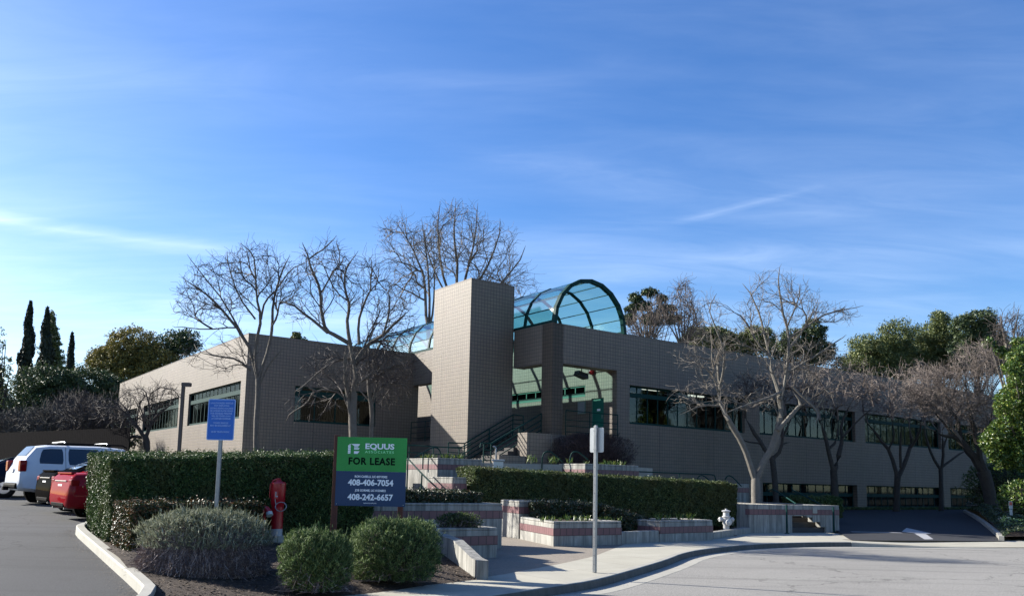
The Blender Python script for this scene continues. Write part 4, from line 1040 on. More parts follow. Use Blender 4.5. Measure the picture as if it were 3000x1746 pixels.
# dark fence far left
f0, f1 = P(-60, 1345, 44), P(115, 1345, 40)
FN = thing('board_fence', 'dark board fence across the far end of the car park behind the suv', 'fence', (f0.x, f0.y, 1.2), math.atan2(f1.y - f0.y, f1.x - f0.x)); Lf = (f1 - f0).length + 8
q = MB(); n = int(Lf / .16)
for k in range(n): q.box(k * .16, 0, 0, k * .16 + .15, .03, 2.35 + .01 * (k % 3))
q.build('boards', M['fence'], FN)
for k in range(0, int(Lf), 2): q = MB(); q.box(k, .031, -.2, k + .1, .13, 2.3); q.build('post', M['bark_dark'], FN)

ts = thing('terrace_stairs', 'concrete stairs climbing behind the lease sign along the sunlit upper planter', 'stairs', (-2.9, 29.2, 0), math.atan2(.809, -.588))
for k in range(9): q = MB(); q.box(k * .32 + .3, .1, 0, k * .32 + .62 + (0 if k < 8 else .3), 2.2, .9 + .155 * (k + 1)); q.build('step', M['conc_clean'], ts)
# ================================================================== cars
def car(name, label, loc, rz, col, stations, wheels, glass_side, rear_glass, lights, H_, extra=None, hw=.9):
    t = thing(name, label, 'suv' if name == 'parked_suv' else 'car', loc, rz)
    pm = paint('car_paint', col, .05 if max(col) < .03 else .3)

    def ring(s):
        x, zb, zbelt, zt, w, wt = s
        half = [(.0, zb), (w * .80, zb), (w * .965, zb + .10), (w, zb + .5 * (zbelt - zb)), (w * .975, zbelt), (w * .955 * .35 + wt * .65 if zt - zbelt > .2 else w * .93, zbelt + (zt - zbelt) * .62), (wt, zt - .045 if zt - zbelt > .2 else zt - .01), (wt * .82, zt - .004), (0, zt + .012)]
        return [(x, y, z) for y, z in half] + [(x, -y, z) for y, z in half[-2:0:-1]]

    def interp(x):
        for a, b in zip(stations, stations[1:]):
            if a[0] <= x <= b[0]: u = (x - a[0]) / (b[0] - a[0] + 1e-9); return tuple(p + (q_ - p) * u for p, q_ in zip(a, b))
        return stations[-1]
    xs = [s[0] for s in stations]; fine = []
    for a, b in zip(stations, stations[1:]):
        k = max(1, int((b[0] - a[0]) / .22)); fine += [tuple(p + (q_ - p) * (i / k) for p, q_ in zip(a, b)) for i in range(k)]
    fine.append(stations[-1]); n = 16; mb = MB(); mb.smooth = True; vs = [v for s in fine for v in ring(s)]; fs = []
    for i in range(len(fine) - 1):
        for k in range(n): k2 = (k + 1) % n; fs.append((i * n + k, i * n + k2, (i + 1) * n + k2, (i + 1) * n + k))
    fs += [tuple(range(n)), tuple(range((len(fine) - 1) * n, len(fine) * n))]
    mb.add(vs, fs); body = mb.build('body', pm, t)
    try: body.data.set_sharp_from_angle(angle=R(50))
    except Exception: pass

    def side_pt(x, f, sg, off=.007):
        s = interp(x); rg = ring(s); a, b, c_ = Vector(rg[4]), Vector(rg[5]), Vector(rg[6]); p = a.lerp(b, f / .62) if f <= .62 else b.lerp(c_, (f - .62) / .38)
        return Vector((p.x, (p.y + off) * sg, p.z + off * .2))
    for sg in (-1, 1):
        for (xa, xb, xc, xd, f0, f1) in glass_side:      # bottom from xa..xb, top from xc..xd
            q = MB(); m_ = 8; rows = []
            for j in range(5):
                f = f0 + (f1 - f0) * j / 4; u = j / 4; A_, B_ = xa + (xc - xa) * u, xb + (xd - xb) * u
                ins = .03 if j in (0, 4) else 0
                rows.append([side_pt(A_ + ins + (B_ - A_ - 2 * ins) * i / m_, f, sg) for i in range(m_ + 1)])
            vs = [v for r_ in rows for v in r_]; q.smooth = True
            q.add(vs, [(j * (m_ + 1) + i, j * (m_ + 1) + i + 1, (j + 1) * (m_ + 1) + i + 1, (j + 1) * (m_ + 1) + i) for j in range(4) for i in range(m_)]); q.build('side_window', M['carglass'], body, recalc=False)
    xa, xb, wf = rear_glass
    q = MB(); rows = []
    for j in range(6):
        s = interp(xa + (xb - xa) * j / 5); rg = ring(s); hw_ = rg[7][1] * wf
        zt = s[3]; rows.append([Vector((s[0] - .012, y * hw_, zt + .012 + .006 * (1 - abs(y)))) for y in (-1, -.5, 0, .5, 1)])
    q.smooth = True; q.add([v for r_ in rows for v in r_], [(j * 5 + i, j * 5 + i + 1, (j + 1) * 5 + i + 1, (j + 1) * 5 + i) for j in range(5) for i in range(4)]); q.build('rear_window', M['carglass'], body, recalc=False)
    for sg in (-1, 1):
        x0, x1, z0, z1 = lights; q = MB(); s = interp((x0 + x1) / 2); w = s[4]
        # wraps the corner: a side piece and a rear piece
        q.box(x0 - .012, sg * (w - .26) if sg > 0 else -w - .006, z0, x1, w + .006 if sg > 0 else -(w - .26), z1); q.build('tail_light', M['tail'], body, bevel=.03)
    if name == 'parked_suv': q = MB(); s = interp(.02); q.box(-.06, -.80, s[1] + .02, .12, .80, s[1] + .2); q.build('bumper', M['trimblack'], body, bevel=.06)
    else: q = MB(); q.box(-.004, -.55, .30, .09, .55, .42); q.build('bumper_skirt', M['trimblack'], body, bevel=.03)
    zpl = (lights[2] + lights[3]) / 2 - .12; q = MB(); q.box(lights[0] - .03, -.17, zpl - .075, lights[0] - .015, .17, zpl + .075); q.build('number_plate', M['plate'], body, bevel=.01)
    for x, r_ in wheels:
        for sg in (-1, 1):
            y = hw * sg
            q = MB(); q.lathe([(r_ + .07, y * 1.0 - .15 * sg), (r_ + .07, y * 1.012)], (x, 0, r_), 28, 'y'); q.build('wheel_arch', M['trimblack'], body)
            wh = MB(); wh.lathe([(r_ * .6, y - .2 * sg), (r_ * .97, y - .2 * sg), (r_, y - .17 * sg), (r_, y + .0 * sg), (r_ * .96, y + .025 * sg), (r_ * .66, y + .03 * sg)], (x, 0, r_), 28, 'y'); wo = wh.build('wheel', M['tyre'], t)
            wh = MB(); wh.lathe([(r_ * .64, y + .031 * sg), (r_ * .6, y + .012 * sg), (r_ * .2, y + .02 * sg), (r_ * .15, y + .035 * sg), (0, y + .036 * sg)], (x, 0, r_), 20, 'y'); wh.build('rim', M['rim'], wo)
    if extra: extra(t, body, side_pt, interp, pm)
    return t


RH = R(42); hd_ = Vector((math.cos(RH), math.sin(RH))); pp = Vector((-hd_.y, hd_.x))
R0c = Vector((-10.75, 21.45))            # right rear corner of the red car


def cpos2(x, y, hw):
    p = Vector((x, y)) + pp * hw; return (p.x, p.y, zl(p.x, p.y) + .01)


def cpos(off, back, halfw):
    p = R0c + pp * (off + halfw) + hd_ * back; return (p.x, p.y, zl(p.x, p.y) + .01)


def suv_extra(t, body, side_pt, interp, pm):
    for sg in (-1, 1):
        q = MB(); q.tube([(1.0, .66 * sg, 1.83), (1.1, .66 * sg, 1.885), (3.0, .65 * sg, 1.895), (3.15, .65 * sg, 1.82)], .022, 8); q.build('roof_rail', M['trimblack'], body)
    for x in (1.25, 2.5): q = MB(); q.tube([(x, -.78, 1.90), (x, -.7, 1.93), (x, .7, 1.93), (x, .78, 1.90)], .028, 8); q.build('cross_bar', M['galv'], body)
    q = MB(); q.box(-.22, -.10, .40, -.07, .10, .52); q.build('tow_hitch', M['trimblack'], body, bevel=.01)
    q = MB(); q.tube([(-.3, 0, .46), (-.3, .0, .55)], .035); q.build('hitch_ball', M['galv'], body)
    for sg in (-1, 1):
        q = MB()
        for xa, xb in ((1.28, 1.30), (2.36, 2.38)):
            pts = [side_pt(xa, f, sg, .003) for f in (0, .3, .62, .95)]; s = interp(xa); pts = [Vector((xa, (s[4] + .002) * sg, s[1] + .2))] + pts; q.tube(pts, .006, 5)
        q.build('door_seam', M['trimblack'], body)
        q = MB(); s = interp(1.6); q.tube([(1.5, (s[4] + .02) * sg, 1.02), (1.72, (s[4] + .02) * sg, 1.02)], .018, 6); q.build('door_handle', pm, body)
    q = MB(); q.tube([(.10, .1, 1.12), (.14, -.35, 1.22)], .012, 5); q.build('wiper', M['trimblack'], body)


SUVS = [(0, .45, .70, .74, .86, .80), (.03, .42, .92, 1.0, .95, .88), (.10, .40, 1.12, 1.17, .965, .90), (.22, .38, 1.17, 1.45, .97, .80), (.46, .36, 1.18, 1.76, .975, .735), (.85, .34, 1.17, 1.82, .98, .735), (2.3, .34, 1.14, 1.84, .98, .735), (3.05, .34, 1.13, 1.79, .98, .72), (3.35, .34, 1.12, 1.62, .975, .74), (3.85, .36, 1.10, 1.17, .97, .85), (4.65, .38, .95, 1.02, .93, .80), (4.83, .42, .70, .78, .80, .70)]
car('parked_suv', 'white suv with roof bars parked behind the two sedans', cpos2(-14.75, 25.2, .98), RH, (.50, .53, .58), SUVS, [(1.0, .375), (3.85, .375)],
    [(.52, 1.22, .62, 1.20, .10, .86), (1.36, 2.28, 1.36, 2.26, .08, .88), (2.42, 3.45, 2.42, 3.10, .08, .88)], (.23, .47, .88), (.02, .20, .98, 1.32), 1.84, suv_extra, .93)
SED = [(0, .40, .56, .62, .72, .66), (.02, .33, .66, .72, .80, .74), (.05, .30, .84, .88, .855, .76), (.09, .28, .95, 1.02, .875, .74), (.17, .27, .99, 1.10, .89, .70), (.60, .27, 1.0, 1.12, .905, .68), (.95, .26, .98, 1.28, .91, .64), (1.35, .25, .96, 1.42, .91, .60), (2.1, .25, .95, 1.46, .91, .60), (2.75, .25, .94, 1.40, .91, .60), (3.45, .26, .93, 1.04, .90, .68), (4.3, .30, .80, .86, .86, .66), (4.65, .38, .62, .68, .70, .55)]


def sed_extra(t, body, side_pt, interp, pm):
    q = MB(); q.box(.11, -.60, 1.085, .22, .60, 1.125); q.build('boot_lip', pm, body, bevel=.012)
    q = MB(); q.box(.035, -.50, .905, .075, .50, .93); q.build('chrome_strip', M['rim'], body, bevel=.004)
    for sg in (-1, 1): q = MB(); q.tube([(.03, .5 * sg, .28), (.25, .5 * sg, .28)], .032, 10); q.build('exhaust', M['galv'], body)


SG = [(1.05, 2.2, 1.3, 2.15, .10, .86), (2.28, 3.15, 2.28, 2.72, .10, .86)]
car('parked_car', 'red sedan with its rear sticking out from behind the tall hedge', cpos2(-10.2, 19.45, .91), RH, (.20, .008, .013), SED, [(.95, .32), (3.7, .32)], SG, (.66, 1.30, .98), (.062, .24, .80, .965), 1.46, sed_extra, .87)
car('parked_car', 'black sedan parked between the red sedan and the white suv', cpos2(-11.78, 21.6, .91), RH, (.004, .0035, .0035), SED, [(.95, .32), (3.7, .32)], SG, (.66, 1.30, .98), (.062, .24, .80, .965), 1.46, sed_extra, .87)
car('parked_car', 'dark blue sedan at the far left edge behind the white suv', cpos2(-18.3, 28.6, .91), RH, (.006, .009, .022), SED, [(.95, .32), (3.7, .32)], SG, (.66, 1.30, .98), (.062, .24, .80, .965), 1.46, sed_extra, .87)
# ================================================================== hedges and shrubs
def fnoise(p, s):
    x, y, z = p[:, 0] * s, p[:, 1] * s, p[:, 2] * s
    return (np.sin(1.7 * x + 2.3 * y + .5) * np.cos(2.1 * z - .7 * x) + .6 * np.sin(3.9 * x - 2.9 * z + 1.3 * y) + .4 * np.sin(6.1 * y + 5.3 * z + 2 * x)) / 2


def hedge(name, label, foot, z0, zt, m, leaf=.045, dens=2600, lump=.06, cat='hedge', faces=(0, 1, 3, 4), flare=0.0, topm=None):
    """foot: front-left, front-right, back-right, back-left; z0/zt: 4 heights"""
    c = np.array([sum(p[0] for p in foot) / 4, sum(p[1] for p in foot) / 4, 0.]); ft = np.array([[p[0], p[1]] for p in foot], float)
    t = thing(name, label, cat, tuple(c))
    bot = np.concatenate([ft, np.array(z0)[:, None]], 1) - c; top = np.concatenate([ft, np.array(zt)[:, None]], 1) - c
    cen = top.mean(0); top2 = top.copy(); top2[:, :2] = top[:, :2] * (1 + flare)
    geos = []
    for k in faces:
        if k < 4: a, b, cc, d = bot[k], bot[(k + 1) % 4], top2[(k + 1) % 4], top2[k]
        else: a, b, cc, d = top2
        area = np.linalg.norm(np.cross(b - a, d - a)) * .5 + np.linalg.norm(np.cross(b - cc, d - cc)) * .5
        n = int(area * dens); u, v = NR.uniform(0, 1, (n, 1)), NR.uniform(0, 1, (n, 1))
        p = (a * (1 - u) + b * u) * (1 - v) + (d * (1 - u) + cc * u) * v
        nv = np.cross(b - a, d - a); nv /= np.linalg.norm(nv)
        if k < 4:
            o = (a + b) / 2 * [1, 1, 0]
            if nv @ o < 0: nv = -nv
        elif nv[2] < 0: nv = -nv
        nn = np.tile(nv, (n, 1))
        disp = fnoise(p + c, 3.1) * lump + fnoise(p + c, 9) * lump * .5 - NR.exponential(.03, n)
        e = np.minimum(np.minimum(u, 1 - u) * np.linalg.norm(b - a), np.minimum(v, 1 - v) * np.linalg.norm(d - a) if k == 4 else (1 - v) * np.linalg.norm(d - a))[:, 0]
        disp -= .07 * np.exp(-e / .05)
        p = p + nn * disp[:, None]
        if k == 4: p[:, 2] += NR.uniform(0, .03, n) * (NR.rand(n) < .3) + NR.uniform(0, .11, n) * (NR.rand(n) < .02)
        else: p = p + nn * (NR.uniform(0, .08, n) * (NR.rand(n) < .015))[:, None]
        geos.append(leaf_geo(p, nn, leaf, .6, .5))
    V, F = join(geos); fast('foliage', V, F, m, t)
    q = MB(); ins = .17
    def shrink(P4):
        out = []
        for k in range(4):
            a, b, d = P4[k], P4[(k + 1) % 4], P4[k - 1]; u = (b - a) / np.linalg.norm(b - a); w = (d - a) / np.linalg.norm(d - a); out.append(a + (u + w) * ins)
        return out
    q.add([tuple(x) for x in shrink(bot)] + [tuple(x - np.array([0, 0, .14])) for x in shrink(top2)], [(0, 1, 2, 3), (4, 5, 6, 7), (0, 1, 5, 4), (1, 2, 6, 5), (2, 3, 7, 6), (3, 0, 4, 7)])
    q.build('core_filler', M['core'], t)  # solid dark core added so the hedge is not see-through
    return t


hedge('hedge', 'tall square clipped dark hedge running behind the fire valve and the lease sign', [(-7.15, 15.15), (-2.75, 17.0), (-3.5, 19.3), (-8.75, 17.5)], [.25, .3, .4, .4], [1.87, 2.10, 2.2, 2.03], M['hedge'], .038, 6000, .05, flare=.035)
hedge('hedge', 'low clipped hedge with reddish leaf tips in front of the tall hedge', [(-6.0, 13.45), (-4.35, 15.1), (-4.95, 16.1), (-6.95, 14.75)], [.18, .3, .3, .25], [1.12, 1.14, 1.16, 1.14], M['hedge_low'], .038, 6000, .04)
hedge('hedge', 'long clipped green hedge running across the middle to the pale forked tree', [(-1.01, 27.5), (8.39, 30.3), (8.0, 31.6), (-1.73, 29.2)], [.3, .2, .4, .4], [2.03, 1.70, 1.76, 2.10], M['hedge2'], .055, 3300, .07, flare=.01)
hedge('hedge', 'lower dark hedge sloping down in front of the long hedge above the sprouting planter', [(.75, 24.1), (2.9, 24.5), (2.6, 25.6), (.5, 25.1)], [.3, .1, .2, .4], [1.04, 1.0, 1.05, 1.07], M['hedge_brown'], .06, 2300, .07, flare=.02)
hedge('hedge', 'dark sloping end of the lower hedge behind the very low wall', [(2.9, 24.2), (4.5, 25.0), (4.1, 26.0), (2.6, 25.3)], [.05, .05, .2, .2], [.98, .52, .66, 1.02], M['hedge_brown'], .06, 2300, .08)
hedge('hedge', 'dark flat hedge filling the top of the tall stained planter', [(-3.0, 18.9), (-.55, 20.65), (-1.3, 21.7), (-3.7, 19.9)], [1.0] * 4, [1.33, 1.33, 1.36, 1.36], M['hedge_brown'], .055, 2600, .05)
hedge('hedge', 'dark clipped hedge above the stained stair wall under the basement windows', [(12.2, 34.4), (14.4, 35.6), (14, 36.6), (11.6, 35.2)], [.4] * 4, [1.22, 1.25, 1.25, 1.22], M['hedge'], .07, 1800, .1)


def bush(name, label, px, Y, rx, rz, m, zb, leaf=.05, n=16000, along_up=.6, width=.22, stems=0, sm=None, spikes=0, cat='shrub', squash=.85, ex=2.6, lump=.12, lower=-1.0, core=.72):
    cpt = P(px, 1500, Y); c = np.array([cpt.x, cpt.y, zb]); t = thing(name, label, cat, tuple(c))
    d = NR.normal(size=(n, 3)); d = nrm(d); d = d[d[:, 2] > lower]
    ctr = np.array([0, 0, rz * .48])                     # super-ellipsoid so the sides stay full
    rr = (np.abs(d[:, 0] / rx) ** ex + np.abs(d[:, 1] / (rx * squash)) ** ex + np.abs(d[:, 2] / (rz * .52)) ** ex) ** (-1 / ex)
    rr = rr * (1 + lump * fnoise(d * 2.2 + c, 2.0) + lump * .7 * fnoise(d * 5 + c, 2.2) + .05 * np.sin(23 * d[:, 0] + 2 * np.sin(9 * d[:, 2])) * np.sin(21 * d[:, 1] + 1) * np.cos(19 * d[:, 2]) + .03 * np.sin(31 * d[:, 0] + 3 * c[0]) * np.sin(29 * d[:, 1]) * np.cos(27 * d[:, 2])) * (1 - NR.exponential(.085, len(d)))
    p = d * rr[:, None] + ctr; p[:, 2] = np.maximum(p[:, 2], .02)
    al = d * .7 + np.array([0, 0, along_up])
    ks_ = NR.choice(len(p), min(len(p), 320), replace=False); fol = [leaf_geo(p, d, leaf, width, .35, al), leaf_geo(p[ks_] * [1.04, 1.04, 1.05], d[ks_], leaf * 2.0, width * .6, .35, al[ks_] + [0, 0, .5])]
    segs = []
    k = max(stems, 500)
    d2_ = nrm(NR.normal(size=(k, 3)) * [1, 1, .45] + [0, 0, .42]); r2 = (np.abs(d2_[:, 0] / rx) ** 2.6 + np.abs(d2_[:, 1] / (rx * squash)) ** 2.6 + np.abs(d2_[:, 2] / (rz * .95)) ** 2.6) ** (-1 / 2.6)
    p0 = NR.normal(size=(k, 3)) * [.07, .07, .0]; prev = p0; NS = 5
    for s in range(1, NS + 1):
        q_ = p0 + d2_ * (r2 * NR.uniform(.93, 1.0, k) * s / NS)[:, None] + NR.normal(size=(k, 3)) * .035; q_[:, 2] += .10 * rz * math.sin(math.pi * s / NS); q_[:, 2] = np.maximum(q_[:, 2], .01)
        segs.append(seg_geo(prev, q_, np.full(k, .0075 * (1.2 - .16 * s)), np.full(k, .0075 * (1.04 - .16 * s)))); prev = q_
    if stems > 5000:                                        # arching woody stems that show on the lower flanks
        k = 2600; a = NR.uniform(0, 2 * math.pi, k); prev = None
        for s in range(6):
            u = s / 5; r_ = .74 + .24 * math.sin(u * 2.2); zz0 = rz * (.62 * (1 - u) ** 1.15)
            q_ = np.stack([np.cos(a) * rx * r_, np.sin(a) * rx * squash * r_, np.full(k, zz0)], 1) + NR.normal(size=(k, 3)) * [.03, .03, .035]; q_[:, 2] = np.maximum(q_[:, 2], .01); a = a + NR.normal(size=k) * .05
            if prev is not None: segs.append(seg_geo(prev, q_, np.full(k, .006), np.full(k, .0055)))
            prev = q_
    V, F = join(segs); fast('stems', V, F, sm or M['wood_stem'], t)
    if spikes:
        a = NR.uniform(0, 2 * math.pi, spikes); r_ = rx * np.sqrt(NR.uniform(0, .8, spikes)); p0 = np.stack([r_ * np.cos(a), r_ * squash * np.sin(a), rz * (1 - .35 * (r_ / rx) ** 3)], 1)
        p1 = p0 + NR.normal(size=(spikes, 3)) * .03 + [0, 0, .11]; V1 = seg_geo(p0, p1, np.full(spikes, .004), np.full(spikes, .003)); V2 = seg_geo(p1, p1 + [0, 0, .035], np.full(spikes, .008), np.full(spikes, .005))
        fol += [V1, V2]
    V, F = join(fol); fast('foliage', V, F, m, t)
    q = MB(); bm_ = bmesh.new(); bmesh.ops.create_icosphere(bm_, subdivisions=3, radius=1)
    me = bpy.data.meshes.new('core_filler')
    for v in bm_.verts: v.co = Vector((v.co.x * rx * core, v.co.y * rx * squash * core, rz * .48 + v.co.z * rz * core * .58))
    bm_.to_mesh(me); bm_.free(); me.materials.append(M['core']); link('core_filler', me, t)  # solid dark core added to fill the bush, inner shade in its colour
    return t


bush('lavender_bush', 'largest round bush, grey green on top and bare woody below, under the blue notice', 608, 12.55, .92, .94, M['lav'], .13, .085, 24000, .8, .13, stems=9000, spikes=55, lump=.10, lower=.0, core=.62)
bush('rosemary_bush', 'round green bush in the middle, nearest the camera, in front of the lease sign', 934, 11.6, .465, .79, M['ros'], .08, .052, 34000, .9, .17, spikes=46, lump=.15, lower=-.85, ex=2.9)
bush('rosemary_bush', 'wide green flat topped bush right of the middle bush beside the low sloping wall', 1160, 12.95, .65, .86, M['ros'], .10, .055, 46000, .9, .17, spikes=26, lump=.17, lower=-.9, ex=3.7)
bush('bare_bush', 'dark purple leafless clipped bush in front of the porch wall', 1735, 36.2, 1.85, 1.55, M['twig_purple'], 2.2, .13, 42000, 1.2, .10, stems=3600, sm=M['twig_purple'], squash=.32, lump=.16, core=.3)
bush('leafy_shrub', 'small leafy green shrub growing in the lowest planter', 1345, 17.9, .48, .30, M['hedge2'], .60, .05, 3500, .4, .5, squash=.5, lump=.25)
bush('leafy_shrub', 'dark rounded shrub at the right edge beyond the small sign', 2955, 44, 2.0, 2.2, M['hedge'], .9, .12, 9000, .2, .5)
bush('leafy_shrub', 'yellow green shrub cut by the right edge behind the small sign', 3005, 36, 1.0, 1.3, M['citrus'], .8, .10, 5000, .2, .5)

# plants sprouting in the planters
def sprout_proto():
    t = thing('sprouting_plant', None, 'plant'); n = 16; a = NR.uniform(0, 2 * math.pi, n); p0 = np.stack([.03 * np.cos(a), .03 * np.sin(a), np.zeros(n)], 1)
    d = nrm(np.stack([np.cos(a) * .5, np.sin(a) * .5, np.ones(n)], 1)); pc = p0 + d * .10
    V, F = leaf_geo(pc, nrm(NR.normal(size=(n, 3))), .24, .11, .9, d * 4); fast('leaves', V, F, M['citrus'], t); return t


sp0 = sprout_proto(); k_ = 0
LB = 'bulb plant sprouting yellow green leaves in a row along the planter behind the sign post'
for px in (1588, 1600, 1618, 1641, 1662, 1688, 1705, 1722, 1745, 1760, 1778, 1795, 1816):
    o = sp0 if k_ == 0 else copy_tree(sp0); u = (px - 1565) / 270; a = v2(1.24, 21.6).lerp(v2(3.15, 22.75), .0) ; s_ = P(px, 1520, 22.2 + .5 * rng.random() + (px - 1590) * .004)
    o.location = (s_.x, s_.y, .58); s = rng.uniform(.55, 1.05); o.scale = (s, s, s); o.rotation_euler = (0, 0, rng.random() * 6); tag(o, LB, 'plant', 'bulb plants in the planter behind the sign post'); k_ += 1
for px, Y, z, gl, gg in [(p, 25.0 + (p - 1950) * .007, .56, 'bulb plant sprouting in the low planter left of the hydrant', 'bulb plants in the hydrant planter') for p in (1928, 1954, 1992, 2022)] + [(p, 31.6 + (p - 1720) * .005, 2.28, 'bulb plant sprouting in the upper planter below the purple bush', 'bulb plants in the upper planter') for p in (1668, 1716, 1762, 1776, 1790, 1806, 1822)] + [(p, 31.2, 2.36, 'bulb plant sprouting beside the terrace planter below the tower', 'bulb plants below the tower') for p in (1235, 1252, 1268, 1300, 1320, 1345, 1553, 1566, 1615, 1628)]:
    o = copy_tree(sp0); s_ = P(px, 1450, Y); o.location = (s_.x, s_.y, z); s = rng.uniform(.8, 1.5); o.scale = (s, s, s); o.rotation_euler = (0, 0, rng.random() * 6); o['label'] = gl; o['group'] = gg

# ground cover on the island
pts = []
while len(pts) < 42000:
    x, y = NR.uniform(16, 42), NR.uniform(28, 54)
    if inpoly(x, y, isp) and x < .66 * y + 2:
        e = min(1, (x - (16.9 + (y - 28.5) * .49)) / .5) if y < 46 else 1
        pts.append((x, y, ih(x, y) + (.02 + .34 * max(0, e)) * (.75 + .35 * math.sin(2.3 * x + 1.1) * math.cos(1.9 * y)) * NR.uniform(.75, 1)))
pts = np.array(pts); V, F = leaf_geo(pts, np.tile([[0., -.3, 1.]], (len(pts), 1)), .11, .5, .5)
tag(fast('ground_cover', V, F, M['grass']), 'dense dark green ground cover filling the kerbed island on the right', 'ground cover', kind='stuff')
# low dark growth behind the drive, along the wing
pts = []
while len(pts) < 9000:
    b_ = NR.uniform(13, 40); a_ = NR.uniform(-1.35, -.3); w_ = at(0, b_, a_); pts.append((w_.x, w_.y, .46 + NR.uniform(0, .12)))
pts = np.array(pts); V, F = leaf_geo(pts, np.tile([[0., -.3, 1.]], (len(pts), 1)), .12, .5, .5)
tag(fast('wing_ground_cover', V, F, M['hedge']), 'strip of low dark plants at the foot of the long shaded wing', 'ground cover', kind='stuff')


# ================================================================== bare trees
def resample(pts, step):
    out = [pts[0]]
    for a, b in zip(pts, pts[1:]):
        n = max(1, int((b - a).length / step)); out += [a.lerp(b, (i + 1) / n) for i in range(n)]
    return out


def bare_tree(name, label, trunk, limbs, ell, Y, ntar, bark, twig, base_z=None, step=.28, tip=.006, jit=.05, spurs=1, seed=1, dj=.9, group=None, spur_len=.28, cat='tree', expo=2.35, droop=0.0):
    """trunk/limbs: lists of (px,py,radius_px[,dY]); ell: (px,py,rx,ry,[depth]) in photo pixels"""
    ntar = int(ntar * 1.9); rs = np.random.RandomState(seed); sc = Y / 2440.0
    tp = [P(p[0], p[1], Y + (p[3] if len(p) > 3 else 0)) for p in trunk]
    if base_z is not None: tp[0] = Vector((tp[0].x, tp[0].y, base_z))
    base = tp[0].copy(); t = thing(name, label, cat, base, 0, group)
    q = MB(); tl = smooth_line([tuple(p - base) for p in tp], 1); rads = np.interp(np.linspace(0, 1, len(tl)), np.linspace(0, 1, len(trunk)), [p[2] * sc for p in trunk]); rads[0] *= 1.25
    q.tube(tl, list(rads), 10)
    nodes = []; dirs = []; par = []
    def addline(pl):
        last = -1
        for i, p in enumerate(pl):
            d = (pl[min(i + 1, len(pl) - 1)] - pl[max(i - 1, 0)]).normalized(); nodes.append(tuple(p)); dirs.append(tuple(d)); par.append(last); last = len(nodes) - 1
    for L_ in limbs:
        dy = rs.uniform(-dj, dj); n_ = len(L_)
        pts = []
        for i, p in enumerate(L_):
            w_ = P(p[0], p[1], Y + (p[3] if len(p) > 3 else dy * (i / (n_ - 1)) ** 1.0)); pts.append(w_ - base)
        pts2 = smooth_line([tuple(p) for p in pts], 1); pts2 = [p + Vector(rs.normal(size=3) * jit * .35) if 0 < i < len(pts2) - 1 else p for i, p in enumerate(pts2)]
        rr_ = np.interp(np.linspace(0, 1, len(pts2)), np.linspace(0, 1, n_), [p[2] * sc for p in L_]); rr_[-1] = min(rr_[-1], .4 * sc); rr_[-2] = min(rr_[-2], 1.1 * sc); q.tube(pts2, list(rr_), 7)
        rl = resample(pts2, step); addline(rl[max(1, len(rl) // 6):])
    q.build('trunk', bark, t)
    nl = len(nodes)
    cap_ = nl + ntar * 40; NP = np.zeros((cap_, 3)); ND = np.zeros((cap_, 3)); NP[:nl] = nodes; ND[:nl] = dirs; PA = np.full(cap_, -1); PA[:nl] = par; cnt = nl
    # targets
    T = []
    ws = np.array([e[2] * e[3] * (e[5] if len(e) > 5 else 1) for e in ell], float); ws /= ws.sum()
    for k in rs.choice(len(ell), ntar, p=ws):
        e = ell[k]; d = rs.normal(size=3); d /= np.linalg.norm(d); r_ = rs.uniform(.25, 1) ** .5; dep = (e[4] if len(e) > 4 and e[4] else (e[2] + e[3]) / 2 * sc)
        c_ = P(e[0] + d[0] * e[2] * r_, e[1] + d[1] * e[3] * r_, Y + d[2] * dep * r_); T.append(c_ - base)
    T = np.array([tuple(v) for v in T]); dm = np.array([np.min(np.linalg.norm(NP[:nl] - v, axis=1)) for v in T])
    order = np.argsort(rs.rand(ntar) + (dm < np.median(dm) * .5) * .5)
    P0 = []; P1 = []; TI = []
    for k in order:
        v = T[k]; df = v - NP[:cnt]; ds = np.linalg.norm(df, axis=1) + 1e-6; cs = np.sum(df * ND[:cnt], axis=1) / ds
        j = int(np.argmin(ds * (2.3 - 1.75 * cs))); L0 = ds[j]
        if L0 < step * .6: continue
        m_ = max(2, int(L0 / step)); a = NP[j]; h = a + ND[j] * L0 * .16 + df[j] * .30 + rs.normal(size=3) * L0 * .05; prev = j
        if cnt + m_ >= cap_: break
        for s in range(1, m_ + 1):
            u = s / m_; p = a * (1 - u) ** 2 + 2 * h * u * (1 - u) + v * u * u + rs.normal(size=3) * jit * (1 if s < m_ else 0); p[2] -= droop * L0 * math.sin(u * 3.14)
            NP[cnt] = p; d = p - NP[prev]; ND[cnt] = d / (np.linalg.norm(d) + 1e-9); PA[cnt] = prev; prev = cnt; cnt += 1
    # pipe model
    acc = np.zeros(cnt); ch = np.zeros(cnt, int)
    for i in range(nl, cnt): ch[PA[i]] += 1
    for i in range(cnt - 1, nl - 1, -1):
        if acc[i] == 0: acc[i] = tip ** expo
        acc[PA[i]] += acc[i] if PA[i] >= nl else 0
    idx = np.arange(nl, cnt); rad = acc ** (1 / expo)
    pr_ = np.where(PA[idx] >= nl, np.minimum(rad[np.maximum(PA[idx], 0)], rad[idx] * 1.35), rad[idx] * 1.15)
    geos = [seg_geo(NP[PA[idx]], NP[idx], pr_, rad[idx])]
